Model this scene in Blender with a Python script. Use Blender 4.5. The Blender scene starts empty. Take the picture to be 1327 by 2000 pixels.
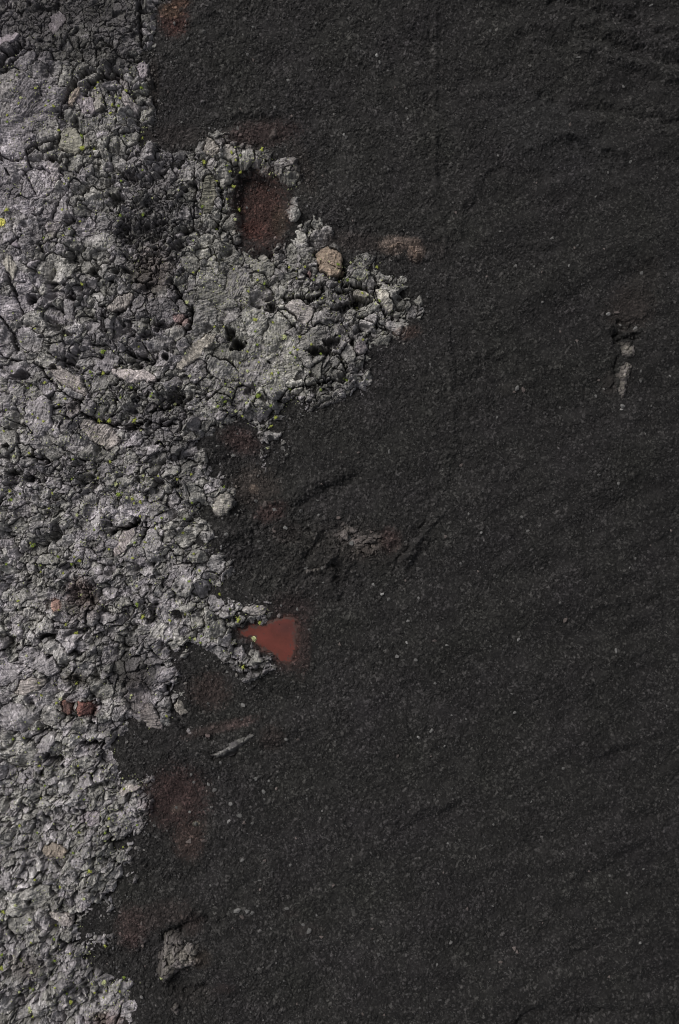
# Aerial view of a lava flow margin lying on a black cinder field.
# All terrain is evaluated in survey units ("u": 1 u = 0.04 m, u to the east, v to the south).
import bpy, math, time
import numpy as np

T0 = time.time()
def log(*a): print('[%.1f]' % (time.time() - T0), *a, flush=True)

S = 0.04                       # metres per survey unit
CU, CV = 663.5, 1000.0         # survey centre

# ------------------------------------------------------------------ camera, sky, sun, exposure
scn = bpy.context.scene
cam_d = bpy.data.cameras.new('camera')
cam = bpy.data.objects.new('camera', cam_d)
scn.collection.objects.link(cam)
cam.location = (0, 0, 90.0)
cam.rotation_euler = (0, 0, 0)
cam_d.sensor_fit = 'VERTICAL'
cam_d.sensor_height = 24.0
cam_d.sensor_width = 24.0
cam_d.lens = 24.0 * 90.0 / 80.0
cam_d.clip_start = 0.5
cam_d.clip_end = 6000
scn.camera = cam

SUN_ELEV, SUN_AZ = math.radians(46), math.radians(-48)   # azimuth clockwise from north (+y)
world = bpy.data.worlds.new('World')
scn.world = world
world.use_nodes = True
wn, wl = world.node_tree.nodes, world.node_tree.links
wn.clear()
sky = wn.new('ShaderNodeTexSky'); sky.sky_type = 'NISHITA'
sky.sun_disc = False
sky.sun_elevation = SUN_ELEV
sky.sun_rotation = SUN_AZ
sky.dust_density = 4.0
sky.air_density = 0.6
sky.ozone_density = 0.4
bg = wn.new('ShaderNodeBackground'); bg.inputs['Strength'].default_value = 0.13
hs = wn.new('ShaderNodeHueSaturation'); hs.inputs['Saturation'].default_value = 0.25
wo = wn.new('ShaderNodeOutputWorld')
wl.new(sky.outputs[0], hs.inputs['Color']); wl.new(hs.outputs[0], bg.inputs[0]); wl.new(bg.outputs[0], wo.inputs[0])

sun_d = bpy.data.lights.new('sun', 'SUN')
sun_d.energy = 1.9
sun_d.angle = math.radians(18)
sun_d.color = (1.0, 0.965, 0.92)
sun = bpy.data.objects.new('sun', sun_d)
scn.collection.objects.link(sun)
# the lamp shines along its -Z; tilt it so light comes from azimuth SUN_AZ
sun.rotation_euler = (math.pi / 2 - SUN_ELEV, 0, math.pi - SUN_AZ)
sun.location = (-40, 40, 60)

scn.view_settings.view_transform = 'Standard'
scn.view_settings.look = 'None'
scn.view_settings.gamma = 1
scn.view_settings.exposure = 0.25
scn.cycles.filter_width = 1.1

f32 = np.float32
# ------------------------------------------------------------------ noise toolkit
def ihash(ix, iy, seed):
    a = ix.astype(np.int64).astype(np.uint32) * np.uint32(0x9E3779B1)
    b = iy.astype(np.int64).astype(np.uint32) * np.uint32(0x85EBCA77)
    h = a ^ (b + np.uint32((seed * 0xC2B2AE3D + 0x27D4EB2F) & 0xFFFFFFFF))
    h ^= h >> np.uint32(15); h *= np.uint32(0x2C1B3C6D)
    h ^= h >> np.uint32(12); h *= np.uint32(0x297A2D39)
    h ^= h >> np.uint32(15)
    return h

def rnd(ix, iy, seed):
    return (ihash(ix, iy, seed) >> np.uint32(8)).astype(f32) * f32(1.0 / 16777216)

_ga = np.linspace(0, 2 * np.pi, 256, endpoint=False)
GX, GY = np.cos(_ga).astype(f32), np.sin(_ga).astype(f32)

def perlin(x, y, seed):
    ix = np.floor(x); iy = np.floor(y)
    fx = (x - ix).astype(f32); fy = (y - iy).astype(f32)
    ix = ix.astype(np.int64); iy = iy.astype(np.int64)
    ux = fx * fx * fx * (fx * (fx * 6 - 15) + 10); uy = fy * fy * fy * (fy * (fy * 6 - 15) + 10)
    def g(dx, dy):
        h = (ihash(ix + dx, iy + dy, seed) >> np.uint32(11)) & np.uint32(255)
        return GX[h] * (fx - dx) + GY[h] * (fy - dy)
    a = g(0, 0); b = g(1, 0); c = g(0, 1); d = g(1, 1)
    t = a + ux * (b - a)
    return (t + uy * ((c + ux * (d - c)) - t)) * f32(1.45)

def fbm(x, y, size, oct=4, seed=0, gain=0.5):
    t = np.zeros(x.shape, f32); amp = 1.0; tot = 0
    for i in range(oct):
        f = 2.0 ** i / size
        t += f32(amp) * perlin(x * f + 17.3 * i, y * f - 9.1 * i, seed + i * 7)
        tot += amp; amp *= gain
    return t / f32(tot) * f32(1.3)

def ridged(x, y, size, oct=3, seed=0):
    t = np.zeros(x.shape, f32); amp = 1.0; tot = 0
    for i in range(oct):
        f = 2.0 ** i / size
        t += f32(amp) * (1 - np.abs(perlin(x * f + 5.3 * i, y * f + 3.1 * i, seed + i * 7)) * 1.6)
        tot += amp; amp *= 0.5
    return t / f32(tot)

def voronoi(x, y, cell, seed, jit=0.9, edge=True):
    """Fracture cells: site indices, offset from the site, distance to the nearest boundary."""
    gx = x / cell; gy = y / cell
    ix = np.floor(gx).astype(np.int64); iy = np.floor(gy).astype(np.int64)
    bd = np.full(x.shape, 1e9, f32)
    bx = np.zeros(x.shape, np.int64); by = np.zeros(x.shape, np.int64)
    sx = np.zeros(x.shape, f32); sy = np.zeros(x.shape, f32)
    for dx in (-1, 0, 1):
        for dy in (-1, 0, 1):
            cx = ix + dx; cy = iy + dy
            px = (cx + 0.5 + jit * (rnd(cx, cy, seed) - 0.5) - gx).astype(f32)
            py = (cy + 0.5 + jit * (rnd(cx, cy, seed + 1) - 0.5) - gy).astype(f32)
            d = px * px + py * py
            m = d < bd
            bd = np.where(m, d, bd); bx = np.where(m, cx, bx); by = np.where(m, cy, by)
            sx = np.where(m, px, sx); sy = np.where(m, py, sy)
    e = None
    if edge:
        e = np.full(x.shape, 1e9, f32)
        for dx in (-2, -1, 0, 1, 2):
            for dy in (-2, -1, 0, 1, 2):
                if (dx == 0 and dy == 0) or abs(dx) + abs(dy) > 3: continue
                cx = bx + dx; cy = by + dy
                px = (cx + 0.5 + jit * (rnd(cx, cy, seed) - 0.5) - gx).astype(f32)
                py = (cy + 0.5 + jit * (rnd(cx, cy, seed + 1) - 0.5) - gy).astype(f32)
                ex = px - sx; ey = py - sy
                L = np.sqrt(ex * ex + ey * ey) + f32(1e-6)
                e = np.minimum(e, (0.5 * (px + sx) * ex + 0.5 * (py + sy) * ey) / L)
        e = np.maximum(e, 0) * f32(cell)
    return bx, by, (-sx * cell).astype(f32), (-sy * cell).astype(f32), e

def sstep(a, b, x):
    t = np.clip((x - a) / (b - a), 0, 1)
    return t * t * (3 - 2 * t)

def blob(x, y, cx, cy, rx, ry, deg=0.0):
    c, s = math.cos(math.radians(deg)), math.sin(math.radians(deg))
    dx = x - cx; dy = y - cy
    a = (dx * c + dy * s) / rx; b = (-dx * s + dy * c) / ry
    return np.exp(-(a * a + b * b)).astype(f32)

def seg_dist(x, y, pts, reach=60.0, closed=False):
    out = np.full(x.shape, 1e4, f32)
    n = len(pts)
    for i in range(n if closed else n - 1):
        (x0, y0), (x1, y1) = pts[i], pts[(i + 1) % n]
        m = np.nonzero((x > min(x0, x1) - reach) & (x < max(x0, x1) + reach) & (y > min(y0, y1) - reach) & (y < max(y0, y1) + reach))[0]
        if not len(m): continue
        px = x[m] - x0; py = y[m] - y0
        vx, vy = x1 - x0, y1 - y0
        t = np.clip((px * vx + py * vy) / (vx * vx + vy * vy + 1e-9), 0, 1)
        d = np.hypot(px - t * vx, py - t * vy).astype(f32)
        out[m] = np.minimum(out[m], d)
    return out

def inside(x, y, pts):
    r = np.zeros(x.shape, bool); n = len(pts)
    for i in range(n):
        (x0, y0), (x1, y1) = pts[i], pts[(i + 1) % n]
        if y0 == y1: continue
        c = ((y0 > y) != (y1 > y)) & (x < (x1 - x0) * (y - y0) / (y1 - y0) + x0)
        r ^= c
    return r

def sdf(x, y, pts, reach=70.0):
    """positive inside the outline, limited to +-reach"""
    d = np.minimum(seg_dist(x, y, pts, reach, True), reach)
    return np.where(inside(x, y, pts), d, -d).astype(f32)

# ------------------------------------------------------------------ survey of the place
FLOW = [(420,-5200),(420,-900),(370,-200),(352,-40),(347,0),(336,14),(316,30),(313,45),(322,60),(328,80),(319,98),(292,108),(290,116),(298,126),(302,150),
 (306,180),(309,205),(310,226),(298,245),(298,264),(318,281),(338,292),(375,292),(392,276),(404,262),(430,254),(455,259),(480,274),(505,290),
 (540,298),(574,305),(590,324),(598,350),(596,375),(605,405),(625,427),(646,437),(661,460),(672,482),(700,488),(735,500),(768,512),(800,536),(818,556),
 (828,584),(831,612),(820,636),(806,654),(794,668),(764,676),(742,684),(736,708),(730,722),(734,742),(737,768),(716,780),(690,784),(662,796),
 (628,803),(596,808),(572,814),(560,824),(556,842),(563,860),(568,884),(560,902),(550,888),(544,868),(534,858),(528,872),(531,900),(529,934),
 (518,942),(510,918),(505,892),(497,866),(486,850),(470,838),(446,842),(428,852),(414,868),(404,884),(412,904),(432,914),(452,932),(463,960),
 (466,996),(456,1014),(436,1012),(420,1010),(422,1034),(434,1066),(456,1096),(463,1122),(458,1144),(472,1156),(500,1162),(528,1172),(544,1192),
 (548,1206),(556,1222),(550,1250),(556,1276),(565,1296),(545,1310),(524,1322),(505,1334),(488,1350),(479,1340),(468,1324),(452,1306),(430,1290),
 (404,1276),(378,1272),(362,1290),(358,1318),(372,1352),(375,1388),(362,1406),(388,1428),(414,1438),(414,1444),(380,1442),(350,1436),(322,1444),(290,1440),
 (266,1426),(252,1436),(248,1470),(258,1500),(282,1498),(304,1500),(301,1530),(302,1562),(292,1600),(287,1625),(270,1636),(267,1652),(272,1690),
 (272,1716),(252,1736),(241,1756),(229,1780),(202,1788),(180,1800),(178,1816),(202,1822),(222,1821),(233,1836),(221,1850),(200,1856),(190,1874),
 (204,1892),(232,1900),(258,1892),(279,1903),(286,1928),(272,1966),(256,2000),(240,2060),(200,2200),(150,2900),(150,6200),(-5200,6200),(-5200,-5200)]
RED_PIT = [(472,352),(486,344),(505,348),(520,352),(536,366),(548,384),(551,405),(547,428),(553,448),(540,460),(512,470),(488,466),(474,446),(468,415),(466,380)]
POOL = [(462,1226),(474,1230),(486,1222),(500,1220),(512,1223),(524,1216),(538,1210),(552,1206),(566,1203),(580,1207),(588,1222),(586,1246),(584,1266),(582,1284),
 (570,1294),(556,1296),(544,1290),(536,1280),(520,1274),(506,1266),(500,1256),(494,1246),(482,1246),(470,1240)]
ASH_IN_OLD = [(214,1296),(236,1278),(268,1276),(296,1284),(318,1300),(330,1324),(322,1340),(298,1330),(284,1352),(262,1366),(240,1350),(222,1324)]
ASH_IN = [   # cinder pockets inside the flow
          [(362,1290),(372,1284),(392,1296),(420,1302),(446,1320),(470,1340),(470,1366),(440,1390),(400,1400),(380,1382),(368,1340)]]
ISLANDS = {
 'north': [],
}
OUTCROPS = [
 ('lava_outcrop', [(325,1818),(350,1824),(375,1831),(389,1850),(401,1880),(381,1887),(352,1894),(338,1906),(322,1918),(311,1902),(314,1862),(318,1838)], 'rough', 0.5,
  'grey fractured lava outcrop with mossy left edge, standing alone in cinders near the bottom'),
 ('lava_slab', [(404,1476),(428,1460),(446,1446),(468,1436),(490,1429),(508,1430),(498,1442),(482,1454),(466,1464),(446,1474),(428,1482)], 'ropy', 0.30,
  'long pale streaked lava sliver half buried in cinders above a dark hollow'),
 ('lava_outcrop', [(652,1044),(672,1026),(696,1028),(710,1040),(724,1036),(748,1044),(764,1058),(756,1074),(732,1086),(714,1096),(696,1088),(682,1072),(662,1068)], 'rough', 0.34,
  'brownish crumbly lava outcrop beside a reddish patch, out in the cinder field'),
 ('fractured_rock_strip', [(1208,676),(1222,672),(1240,676),(1243,688),(1240,700),(1226,703),(1212,698)], 'tiled', 0.45,
  'short wide head of finely cracked grey rock below a dark hollow'),
 ('fractured_rock_strip', [(1209,712),(1224,704),(1240,712),(1232,740),(1226,762),(1222,778),(1212,782),(1204,766),(1206,740)], 'tiled', 0.4,
  'narrow tapering strip of finely cracked grey rock, the longer of the two on the right'),
 ('lava_slab', [(336,1958),(346,1950),(355,1956),(357,1972),(352,1984),(340,1978),(332,1966)], 'rough', 0.35,
  'low dull grey lava slab peeping out of cinders by the bottom edge'),
 ('lava_slab', [(528,250),(538,238),(545,236),(547,256),(545,272),(530,276),(520,270)], 'ropy', 0.35,
  'small upright brown-grey lava slab in red dust above the crust lobe'),
 ('scoria_rock', [(754,482),(768,470),(788,467),(806,474),(824,484),(828,498),(814,507),(800,496),(780,491),(762,494)], 'rough', 0.2,
  'streaky tan-orange weathered rock patch in dusty cinders above the eastern crust tip'),
 ('lava_outcrop', [(590,1112),(598,1106),(612,1108),(626,1104),(632,1114),(624,1122),(608,1122),(596,1126)], 'rough', 0.3,
  'cluster of pale crumbly lava knobs below the curved trough in the cinders'),
]
# open cracks and overhangs in the crust: points, half width, depth (m)
CRACKS = [
 ([(643,518),(652,525),(660,528),(670,528)], 1.5, .6), ([(614,524),(624,520),(634,517)], .9, .3), ([(232,722),(234,734),(236,742)], 1.0, .3),
 ([(170,1584),(168,1596),(174,1612)], 1.3, .5), ([(152,1590),(160,1596),(168,1596)], 1.0, .4),
 ([(0,303),(14,312),(26,318),(44,315),(60,302),(80,288),(102,281),(120,278)], 2.6, 1.2),
 ([(122,232),(124,214),(132,196),(142,180),(152,166),(168,152),(184,147),(206,151)], 2.4, 1.2),
 ([(184,164),(196,158),(208,155),(222,160),(236,158)], 4.2, 1.4),
 ([(170,188),(176,176),(188,166)], 3.0, 1.0),
 ([(136,180),(134,196),(128,204),(124,214)], 1.2, .7),
 ([(-5,160),(6,150),(18,138),(32,126),(50,116),(64,104)], 1.6, .9),
 ([(0,128),(12,120),(26,112),(42,104),(54,96)], 4.5, 1.3),
 ([(276,0),(275,30),(274,52),(279,72),(277,88)], 2.2, 1.0),
 ([(470,478),(486,480),(500,478),(516,474),(532,470),(552,460),(570,446),(586,436),(602,430)], 4.0, 1.6),
 ([(454,470),(462,484),(474,490),(496,498),(510,512)], 1.6, .9),
 ([(690,486),(706,478),(724,482),(740,496),(760,506),(778,520)], 1.6, .8),
 ([(672,478),(676,498),(676,512),(668,530),(662,546)], 4.6, 1.5),
 ([(676,560),(700,564),(720,570),(742,562)], 1.8, .9),
 ([(730,566),(736,584),(744,600),(750,616)], 1.6, 1.0),
 ([(538,602),(552,614),(566,630),(580,646)], 1.6, .9),
 ([(556,584),(580,584),(600,588),(616,584),(634,580)], 2.4, 1.0),
 ([(700,620),(720,630),(740,640),(760,650)], 1.8, .8),
 ([(640,690),(660,700),(672,712),(676,724)], 2.0, .9),
 ([(545,784),(556,770),(566,760),(590,756),(614,752),(636,746),(656,742)], 2.2, 1.0),
 ([(560,800),(566,790),(574,782)], 3.2, 1.1),
 ([(346,560),(350,576),(362,592),(374,606),(379,624),(376,640),(366,650)], 2.6, 1.1),
 ([(20,540),(26,560),(34,580),(40,596),(45,614)], 1.8, 1.0),
 ([(0,617),(14,634),(24,652),(30,670),(36,692)], 1.6, 1.0),
 ([(-5,690),(16,700),(40,706)], 1.2, .7),
 ([(204,600),(206,616),(209,632),(210,648)], 2.4, 1.1),
 ([(180,620),(194,632),(206,636)], 1.4, .8),
 ([(230,612),(246,606),(262,600)], 1.4, .8),
 ([(82,716),(92,732),(104,748),(120,762),(140,776),(160,788)], 2.2, 1.0),
 ([(170,812),(196,824),(220,830),(246,832),(270,830),(290,824),(316,830),(348,830)], 2.6, 1.1),
 ([(230,780),(232,800),(222,812)], 1.6, .8),
 ([(336,640),(356,636),(372,616)], 1.4, .7),
 ([(70,880),(66,890),(84,900),(96,904)], 2.6, 1.1),
 ([(20,820),(44,830),(60,834),(70,846)], 1.5, .8),
 ([(222,1040),(240,1032),(258,1026),(270,1018)], 3.2, 1.2),
 ([(404,1000),(392,996),(386,990)], 1.4, .8),
 ([(286,1022),(288,1036),(284,1050)], 2.6, 1.0),
 ([(34,1190),(60,1184),(80,1196),(108,1212),(130,1216)], 1.4, .8),
 ([(0,1270),(24,1264),(42,1258),(64,1262)], 1.4, .8),
 ([(452,1226),(464,1240),(474,1250)], 3.4, 1.2),
 ([(506,1270),(516,1280),(530,1284),(544,1290)], 2.0, 1.0),
 ([(470,1296),(486,1306),(500,1312),(512,1308),(526,1302)], 1.5, .8),
 ([(330,1340),(333,1360),(338,1380),(346,1400),(362,1416),(384,1432),(412,1440)], 3.2, 1.2),
 ([(253,1408),(262,1420),(276,1432),(294,1440),(312,1443)], 1.6, 1.0),
 ([(184,1362),(196,1372),(210,1376)], 1.6, .8),
 ([(116,1384),(126,1392),(138,1400)], 2.4, 1.0),
 ([(58,1444),(76,1432),(96,1424),(112,1430)], 3.0, 1.1),
 ([(164,1452),(180,1458),(196,1450)], 3.6, 1.2),
 ([(246,1450),(252,1470),(257,1490),(256,1506)], 1.8, 1.0),
 ([(164,1580),(170,1600),(168,1622)], 1.6, .9),
 ([(216,1640),(226,1654),(240,1650),(252,1640)], 3.6, 1.2),
 ([(200,1670),(214,1680),(232,1688)], 1.6, .9),
 ([(120,1770),(136,1784),(150,1802),(164,1812)], 1.7, .9),
 ([(174,1812),(180,1804),(190,1796),(204,1792)], 5.0, 1.0),
 ([(120,1850),(132,1842),(146,1840)], 4.0, 1.0),
 ([(0,1470),(20,1476),(40,1470)], 1.3, .7),
 ([(70,1560),(90,1552),(120,1558),(146,1550)], 1.3, .7),
 ([(20,1690),(44,1684),(70,1690),(92,1704)], 1.3, .7),
 ([(160,700),(178,696),(206,700)], 1.4, .8),
 ([(250,690),(264,696),(286,700),(300,706)], 3.0, 1.0),
 ([(300,806),(330,800),(356,788),(362,770)], 1.5, .8),
 ([(408,780),(424,770),(446,772),(460,786)], 1.4, .8),
 ([(380,330),(384,370),(383,410),(380,450)], 1.8, .8),
 ([(430,360),(436,400),(432,430),(426,450)], 2.0, .9),
 ([(200,372),(216,366),(232,356),(246,346)], 1.6, .8),
 ([(48,336),(58,352),(64,366),(72,380)], 1.6, .9),
 ([(16,490),(30,476),(44,466),(44,450)], 1.2, .7),
]
# open pits in the crust: centre, radii, turn, depth
PITS = [(452,655,12,12,0,1.7),(467,676,13,12,20,2.0),(530,604,10,9,0,1.3),(624,690,22,11,-10,1.7),(650,672,16,10,0,1.2),(700,594,26,9,-8,1.3),(668,604,14,8,0,1.0),
 (65,587,9,8,0,1.5),(145,583,10,8,0,1.2),(136,656,12,8,0,1.2),(30,925,11,9,20,1.5),(64,934,9,8,0,1.2),(300,1208,12,9,0,1.3),(98,1241,15,7,5,1.4),(260,1026,14,5,-20,1.3),
 (62,1755,8,7,0,1.3),(158,1782,8,6,0,1.2),(232,1650,14,8,0,1.1),(110,1480,22,9,10,1.1),(190,1450,18,7,-10,1.1),(350,950,12,7,0,1.1),(345,780,16,16,0,.9),(330,700,8,6,0,1.2),
 (180,1410,9,5,0,1.2),(265,840,22,5,0,1.0),(232,395,16,12,10,1.0),(260,460,30,22,0,.7),(150,800,10,12,0,.4),(106,318,9,7,0,1.2),(105,720,10,6,0,.9),(140,716,16,6,20,1.1),
 (352,1200,14,8,0,1.0),(190,535,9,12,0,.8),(320,640,14,8,0,.9),(590,836,6,5,0,1.0),(574,796,7,5,0,1.2),(598,788,5,4,0,1.0),(20,870,7,6,0,1.0)]
# smooth pahoehoe areas (u, v, ru, rv, turn, weight)
SMOOTH = [(40,210,90,100,0,1.0),(10,420,58,180,0,1.0),(0,640,52,70,0,.9),(440,570,90,60,-20,.9),(530,690,90,70,0,.9),(110,740,60,20,35,.8),(205,842,42,30,25,.9),
 (380,690,50,22,-38,.9),(290,1385,40,60,20,.9),(170,1000,50,22,-30,.5),(245,1060,60,40,-30,.6),(40,850,60,40,0,.4),(60,1360,70,50,-20,.5),(410,400,30,50,0,.5),(300,60,30,60,0,.2),
 (200,470,60,40,20,.35),(60,1800,40,40,0,.3),(250,1940,30,40,20,.7),(175,430,60,60,0,.4),(20,1450,60,40,0,.4)]
# rubble areas with small pieces
FINE = [(150,40,190,80,-8,1.0),(270,450,90,70,0,.8),(560,560,60,30,0,.5),(640,770,90,30,-8,.7),(130,1000,120,60,0,.35),(310,400,70,90,0,.6),(150,1620,140,90,0,.45),(330,790,80,40,0,.5),(230,1850,60,50,0,.9),(520,1310,60,40,0,.5),
 (100,1140,150,60,0,.4),(480,880,60,60,0,.6),(110,920,120,40,0,.4),(60,1900,120,60,0,.5)]
# tone of the crust: >0 paler
TONE = [(20,420,70,260,0,-.10),(150,35,190,75,-8,-.66),(400,600,260,260,0,-.12),(70,120,80,60,-20,-.12),(220,120,60,26,10,-.35),(60,215,90,80,0,-.12),(300,420,90,90,0,-.34),(330,610,60,60,0,-.25),(260,560,60,80,0,-.2),
 (90,345,50,24,0,.3),(20,80,30,12,0,.35),(90,560,50,50,0,.22),(125,350,20,16,0,.25),(85,650,50,60,0,.12),(590,610,40,26,0,.3),(750,590,22,30,20,.4),(600,660,60,40,0,-.2),(560,740,50,24,0,.2),(460,540,60,40,0,-.16),
 (500,650,80,50,0,.1),(640,700,70,50,0,-.2),(690,540,80,50,0,-.15),(640,790,70,20,0,-.35),(785,590,30,40,0,-.3),(270,735,36,12,5,.55),(385,690,44,12,-38,.25),(140,745,40,14,35,.15),(195,845,40,22,30,.15),(350,790,90,50,0,-.25),(330,880,80,40,0,-.2),
 (60,1000,110,60,0,.15),(260,1000,60,40,0,.2),(430,975,26,34,0,.3),(300,1050,80,60,0,.08),(30,1240,80,60,0,.3),(500,1195,44,24,0,.4),(400,1230,90,60,0,.12),(60,1400,100,70,0,.28),(30,1560,90,90,0,.3),(180,1560,90,60,0,.2),
 (100,1700,110,70,0,.15),(20,1730,40,60,0,.2),(205,1790,50,24,0,.25),(210,1830,40,20,0,.3),(150,1810,40,30,0,.25),(300,1400,30,50,20,.1),(230,1310,40,34,0,-.5),(240,1870,70,30,0,-.35),(60,1950,60,40,0,.1),(30,880,60,60,0,.15),(210,1020,40,14,-25,-.2),
 (380,920,60,40,0,-.15),(130,900,90,40,0,-.2),(300,40,18,50,0,.25),(290,150,20,26,0,.25),(555,350,50,40,0,-.05),(420,300,20,40,-20,.2),(345,1860,36,36,0,-.1)]
# reddish and brown oxide stains on crust and cinders: u, v, ru, rv, turn, (r,g,b), strength
STAINS = [(340,42,24,26,-20,(.105,.040,.030),.9),(335,22,18,14,0,(.16,.085,.045),.8),(352,5,18,10,0,(.14,.06,.03),.7),(512,412,44,66,0,(.085,.036,.027),1.0),(492,445,20,16,0,(.15,.05,.035),.9),(545,430,14,26,0,(.09,.06,.03),.5),
 (510,262,62,22,-8,(.075,.040,.036),.75),(340,265,50,20,0,(.055,.040,.036),.5),(590,330,20,50,-20,(.06,.045,.038),.5),(700,475,60,16,6,(.060,.045,.04),.7),(772,480,26,14,0,(.33,.23,.175),.8),(812,490,14,16,-20,(.42,.28,.21),.8),(790,475,20,8,0,(.26,.18,.14),.7),(850,490,22,18,0,(.06,.05,.046),.6),
 (645,512,34,30,-20,(.15,.108,.085),.0),(300,530,34,44,0,(.10,.07,.055),.65),(360,632,14,12,0,(.13,.08,.07),.5),(795,650,22,12,-10,(.10,.055,.04),.7),(470,860,34,20,20,(.09,.045,.038),.7),(500,950,40,34,20,(.075,.055,.045),.7),(495,955,8,8,0,(.25,.17,.12),.5),(530,1000,26,16,-20,(.09,.045,.04),.8),
 (560,1040,26,20,0,(.06,.042,.038),.5),(760,1056,18,20,0,(.12,.055,.05),.9),(715,1075,30,12,-20,(.12,.095,.085),.6),(570,1190,40,30,0,(.055,.03,.028),.6),(588,1260,16,50,0,(.07,.032,.028),.7),(160,1155,24,24,0,(.13,.07,.062),.7),(112,1180,11,11,0,(.24,.13,.10),.8),(178,1172,16,14,0,(.20,.15,.11),.4),
 (135,1378,12,13,0,(.10,.05,.042),.95),(176,1382,15,15,0,(.12,.045,.038),.95),(150,1325,22,12,0,(.07,.06,.045),.9),(410,1350,34,30,0,(.085,.05,.042),.7),(430,1420,60,9,-14,(.10,.062,.055),.7),(470,1412,26,8,-16,(.12,.07,.065),.6),(270,1350,26,40,0,(.075,.050,.048),.5),(532,1440,20,20,0,(.075,.05,.042),.6),
 (345,1560,52,52,0,(.085,.040,.036),.85),(370,1640,26,34,10,(.085,.045,.036),.75),(345,1580,10,8,0,(.22,.15,.11),.4),(383,1609,5,4,0,(.36,.36,.24),.8),(258,1810,24,34,0,(.10,.05,.045),.7),(300,1790,60,22,-20,(.075,.050,.045),.6),(373,1800,20,20,0,(.09,.055,.048),.5),(395,1870,16,16,0,(.07,.05,.035),.7),(436,1928,18,8,0,(.08,.05,.045),.5),
 (208,1992,30,16,0,(.12,.06,.045),.6),(55,1880,30,20,0,(.13,.09,.08),.4),(1232,600,40,36,-30,(.062,.045,.038),.7),(1260,545,24,40,20,(.05,.042,.036),.55),(1190,750,12,20,0,(.06,.045,.04),.5),(1000,760,26,12,0,(.06,.055,.045),.4),(560,1290,20,20,0,(.08,.035,.03),.5),(165,1180,40,30,0,(.10,.07,.06),.4),
 (700,1062,80,34,5,(.075,.062,.054),.55),(600,1110,60,50,0,(.060,.052,.047),.4),(730,115,30,10,20,(.060,.055,.055),.5),(1080,270,110,60,30,(.048,.048,.05),.4),(300,165,10,40,0,(.055,.043,.035),.7),(620,790,60,10,0,(.05,.045,.04),.3),(600,1815,26,12,0,(.06,.045,.042),.4),(570,1783,14,8,0,(.065,.05,.045),.4),(380,1940,40,20,0,(.055,.045,.04),.5)]
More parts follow.
